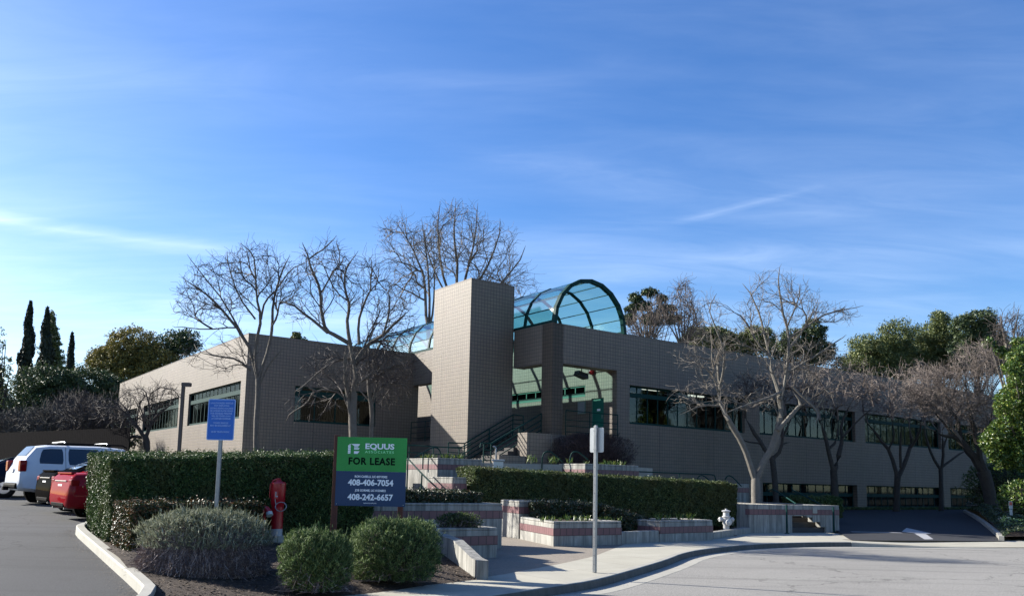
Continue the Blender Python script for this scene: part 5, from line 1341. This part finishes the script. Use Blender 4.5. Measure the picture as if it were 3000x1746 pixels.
    if spurs:
        c2 = idx[rs.rand(len(idx)) < min(1, spurs * .55)]; k = len(c2)
        for rep in range(2 if spurs > 1 else 1):
            d = nrm(ND[c2] * .7 + rs.normal(size=(k, 3)) * .6 + [0, 0, .15]); l_ = rs.uniform(.4, 1.2, (k, 1)) * spur_len; p0 = NP[c2]; p1 = p0 + d * l_; p2 = p1 + nrm(d + rs.normal(size=(k, 3)) * .5) * l_ * .8
            geos += [seg_geo(p0, p1, np.full(k, tip * .95), np.full(k, tip * .8)), seg_geo(p1, p2, np.full(k, tip * .8), np.full(k, tip * .55))]
    V, F = join(geos); fast('crown', V, F, twig, t)
    return t


# the two bare trees left of the tower
bare_tree('bare_tree', 'bare grey tree in front of the corner between the sunlit and shaded walls', [(750, 1420, 8), (750, 1250, 8), (756, 1170, 8), (757, 1110, 8.5)],
    [[(757, 1115, 6), (735, 1030, 5), (712, 985, 5), (690, 955, 4.5), (640, 895, 3.5), (590, 850, 2.5), (531, 812, 1.2)], [(757, 1115, 5), (747, 1060, 4.5), (750, 1000, 4.5), (765, 930, 4.5), (752, 870, 3), (748, 800, 2.5), (742, 745, 2), (702, 712, 1)],
     [(757, 1115, 5.5), (790, 1010, 4.5), (797, 955, 4.5), (800, 890, 3.5), (823, 800, 2.5), (850, 745, 1)], [(765, 935, 3.5), (775, 880, 3), (815, 845, 2.5), (850, 790, 1.8), (900, 765, 1)], [(712, 985, 3.5), (660, 890, 2.5), (600, 815, 1.8), (548, 745, 1)],
     [(735, 1085, 3.5), (700, 1055, 3), (640, 1045, 2.4), (585, 1032, 1.2)], [(748, 935, 3), (700, 870, 2.2), (670, 790, 1.6), (665, 735, 1)], [(797, 955, 3), (812, 930, 3), (820, 880, 2), (860, 860, 1.2)], [(690, 960, 2.5), (600, 965, 2), (540, 960, 1.2), (505, 955, .8)], [(760, 1130, 3), (790, 1060, 2.5), (830, 1020, 1.4)]],
    [(640, 850, 115, 110), (745, 790, 85, 90), (830, 830, 75, 80), (640, 1040, 125, 65, None, .55), (560, 880, 60, 70)], 30, 700, M['bark'], M['twig'], 1.3, .26, .0062, .03, 1, 3)
bare_tree('bare_tree', 'bare grey tree with thick twisting limbs rising behind the lease sign', [(1035, 1420, 12), (1035, 1290, 12), (1032, 1215, 12), (1035, 1150, 12)],
    [[(1030, 1235, 7), (1012, 1120, 6), (1010, 1060, 5), (1012, 1010, 3)], [(1035, 1155, 8), (1043, 1090, 7.5), (1030, 1030, 6.5), (1015, 955, 5), (1024, 895, 4.5), (1012, 855, 3.5), (1008, 790, 2.5), (1050, 735, 1)],
     [(1030, 1010, 6.5), (985, 985, 6.5), (955, 968, 5.5), (941, 920, 5), (939, 850, 4.5), (912, 790, 3.5), (905, 760, 2.5), (885, 710, 1.2)], [(960, 975, 5), (900, 925, 4), (850, 890, 3), (810, 880, 1.5)], [(939, 860, 3), (975, 800, 2), (1000, 760, 1.5), (985, 705, 1)], [(905, 760, 2.5), (960, 720, 2), (985, 690, 1)],
     [(1043, 1060, 7), (1070, 1015, 6), (1120, 985, 5), (1160, 945, 4), (1203, 905, 2.5)], [(1052, 1010, 5), (1048, 950, 4), (1068, 885, 3.5), (1082, 855, 2.5), (1098, 848, 2)], [(1120, 985, 3.5), (1142, 910, 3), (1142, 870, 2), (1133, 852, 1.5)],
     [(1025, 1050, 4.5), (985, 1055, 3.5), (940, 1085, 2.8), (890, 1130, 2), (862, 1150, 1)], [(1028, 1205, 4), (1000, 1150, 2.5), (950, 1140, 2.2), (920, 1150, 3.5), (880, 1095, 1.8)], [(918, 1150, 3), (900, 1180, 2.5), (850, 1210, 2), (838, 1235, 1)], [(1040, 1130, 4.5), (1095, 1090, 3.5), (1140, 1075, 2.5), (1190, 1050, 1)], [(1016, 880, 2.5), (985, 855, 2), (955, 800, 1.5), (940, 760, 1)], [(1085, 850, 2.5), (1087, 810, 2), (1088, 760, 1)], [(1098, 850, 2), (1110, 800, 1.3), (1112, 770, 1)]],
    [(950, 790, 85, 90), (1060, 830, 100, 90), (1150, 950, 80, 90), (1020, 1080, 150, 75, None, .8), (1140, 1070, 90, 60), (890, 900, 90, 60, None, .5), (920, 1190, 90, 50, None, .35)], 27, 850, M['bark'], M['twig'], 1.0, .25, .0062, .03, 1, 5)
bare_tree('bare_tree', 'slender leaning bare tree just right of the thick limbed one', [(1086, 1420, 6), (1087, 1290, 6), (1090, 1200, 6.5), (1082, 1150, 6.5), (1080, 1110, 6)],
    [[(1080, 1115, 5), (1082, 1060, 4), (1078, 1000, 3), (1100, 960, 1.2)], [(1082, 1125, 4), (1130, 1085, 3.5), (1180, 1070, 2.5), (1215, 1040, 1.2)], [(1088, 1190, 3), (1105, 1140, 2.5), (1150, 1120, 2), (1195, 1130, 1)], [(1088, 1180, 3), (1060, 1150, 2), (1050, 1130, 1)]],
    [(1150, 1080, 85, 60), (1100, 1020, 70, 50), (1130, 1170, 70, 35, None, .4)], 28.5, 260, M['bark'], M['twig'], 1.0, .25, .006, .03, 1, 6)
# tall trees far behind the building
bare_tree('bare_tree', 'tallest bare tree rising far behind the tower with fan shaped crown', [(1325, 1300, 8), (1325, 1000, 8), (1330, 900, 7)],
    [[(1330, 960, 6), (1340, 800, 4.5), (1330, 700, 3), (1335, 590, 1.2)], [(1330, 930, 5), (1370, 800, 4), (1390, 700, 2.5), (1400, 595, 1)], [(1330, 900, 5), (1290, 780, 3.5), (1280, 680, 2.5), (1290, 590, 1)], [(1335, 930, 4.5), (1420, 800, 3.5), (1460, 700, 2), (1465, 640, 1)], [(1335, 950, 4), (1450, 850, 3), (1520, 770, 2), (1540, 720, 1)], [(1330, 960, 4), (1480, 900, 2.5), (1560, 860, 1)], [(1300, 850, 3), (1250, 740, 2), (1240, 660, 1)]],
    [(1340, 690, 95, 110), (1430, 740, 100, 100), (1490, 830, 100, 70), (1280, 740, 70, 90)], 75, 900, M['bark'], M['twig_pale'], 1.0, .6, .014, .08, 1, 8, spur_len=.6)
bare_tree('bare_tree', 'slimmer upright bare tree far behind and left of the tower', [(1258, 1300, 7), (1256, 1000, 7), (1252, 930, 6)],
    [[(1254, 960, 5), (1245, 820, 4), (1235, 790, 3), (1205, 720, 2), (1160, 650, 1)], [(1256, 960, 4.5), (1262, 850, 3.5), (1250, 760, 2.5), (1235, 640, 1)], [(1256, 980, 4), (1270, 900, 3), (1275, 800, 2), (1270, 700, 1)], [(1240, 800, 3), (1190, 770, 2), (1140, 760, 1)], [(1245, 880, 3), (1190, 850, 2), (1150, 830, 1)]],
    [(1180, 720, 65, 90), (1240, 760, 60, 110), (1180, 850, 60, 70), (1130, 680, 25, 50)], 68, 520, M['bark'], M['twig_pale'], 1.0, .55, .013, .08, 1, 9, spur_len=.55)
# right side: the pale forked tree and its neighbours
bare_tree('bare_tree', 'pale forked tree with the tallest crown on the right, behind the hedge end', [(2216, 1470, 15), (2214, 1425, 14), (2214, 1400, 12)],
    [[(2214, 1410, 9), (2190, 1340, 9), (2170, 1290, 9), (2145, 1250, 9), (2130, 1222, 7), (2112, 1190, 6, .2), (2108, 1150, 5, .5), (2106, 1110, 4.5, .8)], [(2107, 1120, 4.5, .8), (2098, 1050, 4, .8), (2115, 1010, 3, 1), (2135, 990, 1.2, 1)], [(2108, 1130, 4.5, .6), (2122, 1070, 3.5, .3), (2120, 1020, 3, 0), (2095, 960, 2, 0), (2075, 900, 1.5, 0), (2100, 860, 1, 0)], [(2107, 1160, 4, .5), (2090, 1100, 3, 0), (2060, 1070, 2.5, 0), (2010, 1050, 1, 0)], [(2098, 1060, 3, .8), (2050, 1045, 2, 1), (2000, 1040, 1, 1)], [(2112, 1190, 3.5, .2), (2060, 1185, 2.5, 0), (1990, 1215, 1, 0)], [(2214, 1410, 10), (2235, 1350, 10), (2258, 1325, 10), (2278, 1270, 11), (2287, 1210, 9), (2285, 1160, 8), (2278, 1130, 6), (2260, 1090, 4.5), (2258, 1050, 4)], [(2258, 1050, 4), (2240, 990, 3.5), (2230, 930, 3), (2205, 870, 2), (2175, 830, 1)],
     [(2285, 1170, 6), (2300, 1120, 4.5), (2310, 1050, 4), (2312, 980, 4), (2290, 900, 3), (2280, 830, 2), (2285, 780, 1)], [(2280, 1260, 7), (2330, 1200, 6), (2350, 1180, 5), (2320, 1140, 3)], [(2312, 990, 3.5), (2370, 950, 3), (2430, 915, 2), (2530, 895, 1)], [(2312, 1020, 3.5), (2360, 960, 2.5), (2400, 870, 1)], [(2305, 960, 3), (2340, 880, 2), (2345, 830, 1)],
     [(2258, 1050, 3), (2215, 1000, 3), (2180, 930, 2.5), (2140, 910, 1.2)], [(2287, 1150, 5), (2240, 1170, 4), (2180, 1190, 3), (2120, 1210, 1.5)], [(2320, 1130, 4), (2360, 1170, 3.5), (2400, 1210, 3), (2390, 1245, 1.5)], [(2310, 1090, 3.5), (2380, 1050, 3), (2440, 1010, 2), (2480, 980, 1)]],
    [(2270, 850, 75, 65), (2210, 930, 60, 70), (2340, 900, 75, 70), (2440, 920, 85, 28, None, 1.2), (2280, 1020, 110, 60, None, .7), (2390, 1060, 90, 70), (2200, 1170, 100, 40, None, .8), (2400, 1170, 70, 50, None, .5), (2060, 1040, 100, 60), (2080, 930, 50, 75, None, .8), (2060, 1150, 100, 50), (2140, 1010, 50, 50)], 33, 900, M['bark_pale'], M['twig_pale'], .6, .27, .0068, .035, 1, 12)
dk = [('dark bare tree right behind the pale forked tree', [(2275, 1470, 11), (2270, 1400, 11), (2263, 1345, 11)], [[(2263, 1350, 9), (2232, 1300, 8), (2205, 1260, 7), (2185, 1225, 4)], [(2265, 1350, 8), (2290, 1315, 7), (2295, 1270, 4), (2330, 1200, 2)], [(2232, 1300, 5), (2180, 1290, 2), (2160, 1285, 1)], [(2292, 1300, 4), (2315, 1295, 2)]], [(2250, 1150, 90, 60), (2200, 1130, 80, 50), (2330, 1110, 80, 60)], 40),
      ('dark bare tree with a short trunk before the third pier of the shaded wing', [(2447, 1490, 13), (2445, 1420, 13), (2442, 1375, 13)], [[(2442, 1380, 9), (2425, 1310, 8), (2415, 1270, 6), (2400, 1230, 3)], [(2445, 1380, 10), (2460, 1320, 9), (2468, 1290, 7), (2462, 1240, 5), (2500, 1170, 2)], [(2425, 1320, 6), (2452, 1290, 5), (2455, 1230, 3)], [(2468, 1280, 5), (2520, 1225, 3), (2560, 1190, 1)]], [(2440, 1130, 120, 75), (2520, 1120, 80, 60), (2380, 1160, 60, 60)], 43),
      ('dark bare tree with four rising limbs left of the third basement window', [(2626, 1492, 11), (2628, 1420, 11), (2630, 1395, 12)], [[(2628, 1400, 8), (2610, 1330, 7), (2575, 1280, 5), (2530, 1225, 3)], [(2630, 1400, 9), (2655, 1350, 8), (2668, 1300, 7), (2665, 1240, 4)], [(2640, 1370, 6), (2635, 1320, 5), (2640, 1240, 3)], [(2668, 1310, 6), (2695, 1270, 5), (2700, 1220, 2)], [(2605, 1320, 4), (2620, 1280, 3), (2615, 1230, 2)]], [(2620, 1150, 130, 75), (2690, 1110, 90, 60), (2560, 1160, 70, 55)], 47),
      ('slim dark bare tree with a three way fork near the right end of the wing', [(2757, 1488, 8), (2757, 1400, 8), (2756, 1370, 8)], [[(2756, 1375, 6), (2730, 1335, 5), (2715, 1290, 4), (2705, 1230, 2)], [(2757, 1375, 6), (2765, 1320, 5), (2760, 1260, 3)], [(2758, 1370, 5), (2800, 1335, 4), (2840, 1315, 2.5)], [(2765, 1310, 4), (2785, 1250, 2)]], [(2760, 1180, 90, 70), (2720, 1130, 70, 60)], 50)]
thin = lambda L_: [(p[0], p[1], p[2] * .78) for p in L_]
for i, (lab, tr, li, el, Y) in enumerate(dk): bare_tree('bare_tree', lab, thin(tr), [thin(x_) for x_ in li], el, Y, 330, M['bark_dark'], M['twig_brown'] if i else M['twig'], .42, .38, .0095, .05, 1, 30 + i, spur_len=.4)
bare_tree('bare_tree', 'thick leaning bare tree on the kerbed island with a dense brownish crown', [(2908, 1505, 17), (2900, 1450, 17), (2888, 1400, 18), (2880, 1380, 18)],
    [[(2882, 1385, 13), (2860, 1345, 12), (2830, 1315, 11), (2815, 1290, 9), (2800, 1280, 7), (2760, 1275, 3), (2740, 1262, 1)], [(2885, 1385, 12), (2870, 1330, 8), (2855, 1270, 6), (2845, 1200, 3)], [(2815, 1295, 7), (2810, 1240, 5), (2780, 1190, 3), (2760, 1130, 1.5)], [(2870, 1330, 6), (2900, 1270, 4), (2910, 1180, 2)], [(2800, 1285, 5), (2760, 1230, 3), (2720, 1190, 1.5)], [(2850, 1260, 4), (2830, 1150, 2.5), (2825, 1060, 1)]],
    [(2800, 1160, 120, 90), (2860, 1080, 80, 80), (2730, 1140, 90, 80), (2880, 1200, 60, 80), (2650, 1180, 60, 50, None, .7)], 42, 900, M['bark_dark'], M['twig_brown'], .7, .33, .0075, .045, 2, 40, spur_len=.35)
# small and distant ones
bare_tree('bare_tree', 'small bare tree at the foot of the sunlit wall just right of the suv', [(433, 1340, 10, 0), (432, 1300, 9), (424, 1275, 9)],
    [[(424, 1280, 6), (400, 1245, 5), (381, 1225, 4), (359, 1197, 2)], [(428, 1280, 6), (445, 1235, 5), (470, 1208, 4), (510, 1180, 2)], [(424, 1280, 5), (381, 1280, 4), (350, 1297, 3), (320, 1300, 1)], [(400, 1245, 3), (405, 1190, 2), (430, 1150, 1)], [(360, 1330, 7), (355, 1295, 6), (352, 1260, 5), (365, 1230, 3), (390, 1180, 1)]],
    [(400, 1190, 90, 65), (480, 1160, 55, 45), (320, 1200, 60, 55)], 36, 420, M['bark_dark'], M['twig'], 1.3, .3, .008, .035, 1, 50)
for i, (lab, x, y0, el, Y, c_) in enumerate([('dusky bare shrub tree behind the suv roof', 260, 1330, [(255, 1235, 85, 60), (320, 1250, 60, 50)], 46, 'twig'), ('wide dusky bare shrub tree above the rear of the suv', 150, 1340, [(150, 1250, 100, 58)], 48, 'twig_dark'), ('dark bare shrub tree at the far left above the dark blue car', 50, 1340, [(45, 1270, 80, 60)], 50, 'twig_dark'), ('pale twiggy bare tree far behind the suv between cypresses and oak', 200, 1340, [(215, 1200, 70, 45)], 56, 'twig')]):
    bare_tree('bare_tree', lab, [(x, y0, 6), (x, y0 - 40, 6)], [[(x, y0 - 35, 5), (x - 30, y0 - 90, 3), (x - 50, y0 - 130, 1)], [(x, y0 - 35, 5), (x + 25, y0 - 90, 3), (x + 50, y0 - 140, 1)], [(x, y0 - 35, 4), (x + 5, y0 - 100, 3), (x - 5, y0 - 160, 1)]], el, Y, 520, M['bark_dark'], M[c_], 1.2, .4, .012, .05, 2, 60 + i, spur_len=.5)
for i, (lab, x, el) in enumerate([('thicket of brown upright bare stems behind the roof beside the vault', 1900, [(1880, 950, 50, 50), (1930, 930, 40, 70), (1860, 975, 30, 40)]), ('tall wispy bare tree above the roofline between vault and pale trees', 2000, [(2000, 880, 35, 75), (2010, 930, 50, 60), (2030, 960, 40, 50)])]):
    lim = [[(x, 1030, 3), (x + dx * .6, 960, 2), (x + dx, top, .8)] for dx, top in ((-55, 930), (-38, 890), (-20, 900), (-5, 860), (10, 820 if i else 880), (28, 870), (45, 900), (60, 930))]
    bare_tree('bare_tree', lab, [(x, 1150, 5), (x, 1040, 4)], lim, el, 66, 520, M['bark'], M['twig_brown'], 1.0, .5, .014, .06, 1, 70 + i, spur_len=.6)
bare_tree('bare_tree', 'bare treetop behind the evergreens near the top right edge', [(2960, 1300, 5), (2955, 1050, 4)], [[(2955, 1060, 4), (2940, 980, 2.5), (2930, 920, 1)], [(2955, 1060, 4), (2970, 980, 2.5), (2985, 900, 1)], [(2955, 1060, 3), (2920, 1020, 2), (2900, 980, 1)]], [(2950, 990, 50, 80), (2900, 1040, 40, 50), (2990, 960, 30, 50)], 56, 420, M['bark'], M['twig'], 1, .45, .012, .05, 1, 80, spur_len=.5)


# ================================================================== leafy trees
def leafy_tree(name, label, base_px, Y, blobs, n, leaf, m, bark='bark_dark', base_z=.8, clump=.22, seed=1, width=.5, tr=.25, shell=.45, cat='tree', cn=36, trunk_to=None):
    if leaf > .15: n = int(n * 1.7); leaf *= .72
    rs = np.random.RandomState(seed); sc = Y / 2440.0; b0 = P(base_px, 1400, Y); base = Vector((b0.x, b0.y, base_z)); t = thing(name, label, cat, base)
    cl = []; ws = np.array([e[2] * e[3] for e in blobs], float); ws /= ws.sum(); nc = n // cn
    for k in rs.choice(len(blobs), nc, p=ws):
        e = blobs[k]; d = rs.normal(size=3); d /= np.linalg.norm(d); r_ = 1 - shell * rs.rand() ** 1.4 if rs.rand() < .8 else rs.rand()
        r_ *= 1 + .10 * math.sin(7 * d[0] + seed) * math.cos(6 * d[1]); dep = (e[4] if len(e) > 4 else (e[2] + e[3]) / 2 * sc)
        cl.append(tuple(P(e[0] + d[0] * e[2] * r_, e[1] + d[1] * e[3] * r_, Y + d[2] * dep * r_) - base) + tuple(d[[0, 2, 1]] * [1, 1, -1]))
    cl = np.array(cl); rp = np.repeat(cl, cn, 0); cs = np.repeat(rs.uniform(.6, 1.3, (nc, 1)), cn, 0) * clump * np.mean([e[2] for e in blobs]) * sc
    off = rs.normal(size=(len(rp), 3)); off = nrm(off) * rs.uniform(.2, 1, (len(rp), 1)) ** .6 * [1, 1, .7]
    pts = rp[:, :3] + off * cs; V, F = leaf_geo(pts, nrm(off + [0, 0, .6]), leaf, width, .45); fast('crown', V, F, M[m], t)
    q = MB(); top = Vector(cl[:, :3].mean(0)); top.z = np.percentile(cl[:, 2], 70); q.tube([(0, 0, 0), tuple(Vector((0, 0, 0)).lerp(top, .45) + Vector((.1, 0, 0))), tuple(top)], [tr, tr * .75, tr * .25], 9)
    st = Vector((0, 0, 0)).lerp(top, .4)
    for k in rs.choice(nc, min(nc, 26), replace=False):
        e = Vector(cl[k, :3]); mid = st.lerp(e, .5) + Vector((0, 0, (e - st).length * .08)); s0 = st.lerp(top, rs.rand() * .8); q.tube([s0, mid, e], [tr * .35, tr * .2, tr * .06], 5)
    q.build('trunk', M[bark], t)
    return t


def cypress(label, x0, y0, x1, y1, hw, Y, seed):
    rs = np.random.RandomState(seed); b = P(x1, y1, Y); tp = P(x0, y0, Y); b.z = 1.2; base = b.copy(); t = thing('cypress_tree', label, 'tree', base); n = 7000; sc = Y / 2440
    u = rs.uniform(0, 1, n) ** .85; a = rs.uniform(0, 2 * math.pi, n); prof = hw * sc * np.minimum(1, (1 - u) * 3.2) ** .65 * (.86 + .22 * np.sin(u * 23 + seed + 2 * np.cos(a)) + .12 * np.sin(u * 61 + a * 3)); r_ = prof * rs.uniform(.55, 1.05, n)
    ax = tp - base; p = np.stack([ax.x * u + r_ * np.cos(a), ax.y * u + r_ * np.sin(a), ax.z * u], 1); d = np.stack([np.cos(a) * .3, np.sin(a) * .3, np.ones(n)], 1)
    V, F = leaf_geo(p, np.stack([np.cos(a), np.sin(a), a * 0 + .2], 1), .55, .38, .6, d * 3); fast('crown', V, F, M['cyp'], t)
    q = MB(); q.tube([(0, 0, 0), tuple(ax * .96)], [hw * sc * .5, .05], 8); q.build('trunk', M['bark_dark'], t)


cypress('tallest slim dark cypress, leaning slightly, at the left edge', 90, 885, 58, 1340, 21, 92, 1)
cypress('second slim dark cypress in front of the redwood', 139, 903, 122, 1340, 21, 90, 2)
cypress('shortest slim dark cypress right of the redwood', 211, 977, 200, 1340, 14, 94, 3)
rw = [(150 + 2 * math.sin(k), 925 + k * 20, 10 + k * 5, 14) for k in range(9)]
leafy_tree('conifer', 'hazy grey green redwood behind the second cypress', 150, 112, rw, 6000, .42, 'olive', base_z=1, clump=.25, seed=5, cn=18, tr=.4)
leafy_tree('oak_tree', 'golden green broad oak behind the far end of the sunlit wall', 390, 80, [(380, 1010, 75, 55), (330, 1060, 70, 50), (430, 1060, 85, 50), (400, 1110, 110, 50), (290, 1060, 40, 40)], 26000, .30, 'oak', seed=6, clump=.20, base_z=1.2, cn=26)
leafy_tree('leafy_tree', 'thin crowned dark leaved tree right of the golden oak above the wall', 500, 82, [(510, 1010, 70, 42), (545, 1000, 50, 35), (480, 1040, 60, 40)], 4200, .34, 'ever', seed=7, clump=.22, base_z=1.2, cn=9)
leafy_tree('evergreen_tree', 'broad dark green tree below the cypresses', 130, 72, [(130, 1120, 85, 55), (190, 1130, 60, 50), (90, 1170, 70, 60), (150, 1200, 120, 60)], 24000, .26, 'ever', seed=8, base_z=1.2)
leafy_tree('evergreen_tree', 'dark green tree between the cypresses and the golden oak', 255, 74, [(235, 1120, 40, 50), (280, 1140, 70, 60), (330, 1160, 60, 60), (260, 1200, 110, 60)], 20000, .26, 'ever', seed=9, base_z=1.2)
leafy_tree('evergreen_tree', 'dark mass of foliage low at the far left behind the fence', 20, 60, [(30, 1260, 90, 70), (-20, 1180, 60, 60), (120, 1290, 90, 50)], 18000, .2, 'ever', seed=10, base_z=1.2)
leafy_tree('evergreen_tree', 'low dark foliage behind the suv roof and the small bare tree', 290, 58, [(230, 1280, 90, 45), (320, 1290, 80, 45)], 14000, .2, 'ever', seed=14, base_z=1.2)
leafy_tree('leafy_tree', 'sparse pale leaved tree cut by the left edge', -5, 55, [(-8, 1010, 28, 60), (5, 1090, 35, 60), (-10, 1160, 40, 60)], 2600, .14, 'olive', seed=11, base_z=1.2, cn=10)
leafy_tree('leafy_tree', 'small green treetop peeping over the roof of the left wing', 868, 90, [(868, 985, 16, 14), (880, 1000, 22, 14)], 1400, .3, 'olive', seed=12, base_z=1.2, cn=14)
leafy_tree('pine_tree', 'dark flat tufted pine right behind the glass vault', 1900, 78, [(1862, 872, 20, 13), (1903, 857, 22, 13), (1938, 876, 14, 12), (1850, 905, 18, 14), (1885, 895, 30, 16), (1950, 905, 28, 16), (1840, 935, 18, 18), (1970, 935, 25, 14), (1915, 935, 40, 20)], 11000, .3, 'ever', seed=13, clump=.42, base_z=1, cn=30, shell=.9)
leafy_tree('evergreen_tree', 'dark tree line behind the roof left of the pale forked tree', 2120, 84, [(2090, 985, 50, 30), (2150, 1000, 60, 32), (2220, 990, 55, 38), (2040, 985, 40, 28)], 15000, .28, 'olive', seed=15, base_z=1)
leafy_tree('evergreen_tree', 'dark tree behind the roof right of the pale forked tree', 2370, 86, [(2330, 1000, 50, 40), (2385, 970, 38, 38), (2400, 1030, 50, 40)], 12000, .28, 'ever', seed=16, base_z=1)
leafy_tree('evergreen_tree', 'left one of the big olive green trees above the right end of the roof', 2580, 82, [(2560, 1030, 75, 60), (2625, 985, 55, 50), (2540, 1080, 75, 50), (2640, 1050, 70, 60), (2600, 1100, 100, 40)], 26000, .27, 'olive', seed=17, clump=.24, base_z=1)
leafy_tree('evergreen_tree', 'middle big green tree with a pointed top above the right end of the roof', 2740, 84, [(2755, 945, 28, 38), (2740, 995, 65, 50), (2720, 1060, 80, 50), (2790, 1040, 60, 60)], 24000, .27, 'olive', seed=18, clump=.24, base_z=1)
leafy_tree('evergreen_tree', 'right big dark green tree with a rounded top near the right edge', 2850, 80, [(2825, 960, 45, 40), (2880, 945, 45, 38), (2900, 1000, 55, 50), (2840, 1030, 70, 60), (2920, 1050, 50, 50)], 24000, .27, 'ever', seed=19, clump=.24, base_z=1)
leafy_tree('leafy_tree', 'glossy bright leaved tree at the right edge in front of the leaning bare tree', 3040, 38, [(2975, 1190, 60, 75), (2990, 1080, 50, 70), (2925, 1290, 55, 55), (2985, 1320, 60, 55), (3030, 1230, 60, 110), (2945, 1340, 45, 35)], 40000, .12, 'citrus', bark='bark', seed=20, clump=.2, base_z=.9, cn=20)
leafy_tree('leafy_tree', 'yellow tipped spray of leaves above the dense brown crown near the right edge', 2990, 48, [(2900, 1005, 22, 16), (2935, 1030, 25, 20), (2985, 1010, 25, 25)], 1500, .2, 'citrus', bark='bark', seed=21, clump=.3, base_z=.9, cn=14)
leafy_tree('evergreen_tree', 'dark foliage low at the right edge beyond the end of the wing', 3010, 72, [(2990, 1330, 50, 70), (3010, 1420, 70, 60), (2990, 1200, 60, 100)], 14000, .24, 'ever', seed=22, base_z=.8)

leafy_tree('evergreen_tree', 'long dark green tree filling the gaps below the big trees above the right roof end', 2700, 94, [(2600, 1050, 120, 55), (2760, 1040, 110, 65), (2690, 1000, 60, 45), (2880, 1020, 80, 60), (2500, 1075, 60, 40)], 26000, .3, 'ever', seed=33, clump=.2, base_z=1)
leafy_tree('evergreen_tree', 'low dark green tree row behind the middle of the long roof', 2250, 95, [(2060, 1010, 80, 30), (2200, 1020, 100, 35), (2340, 1030, 90, 40)], 14000, .3, 'ever', seed=34, clump=.2, base_z=1)
# trees carrying on past both ends of the building
for i, (px, Y, b_, lab) in enumerate([(3230, 70, [(3230, 1290, 130, 120), (3140, 1340, 90, 90)], 'broad dark green tree past the far end of the shaded wing'), (3520, 66, [(3520, 1270, 170, 140), (3400, 1370, 120, 80)], 'second broad green tree past the far end of the shaded wing'), (3950, 62, [(3950, 1250, 230, 170), (3760, 1370, 150, 90)], 'third broad green tree farthest past the end of the shaded wing'), (4700, 58, [(4700, 1250, 380, 190), (4350, 1380, 250, 100)], 'wide green tree far to the right of the driveway'), (-260, 66, [(-260, 1230, 170, 150), (-150, 1330, 120, 80)], 'broad green tree past the left end of the car park'), (-650, 64, [(-650, 1220, 220, 170)], 'second broad green tree past the left end of the car park')]):
    leafy_tree('evergreen_tree', lab, px, Y, b_, 9000, .3, 'ever', seed=50 + i, base_z=.6)
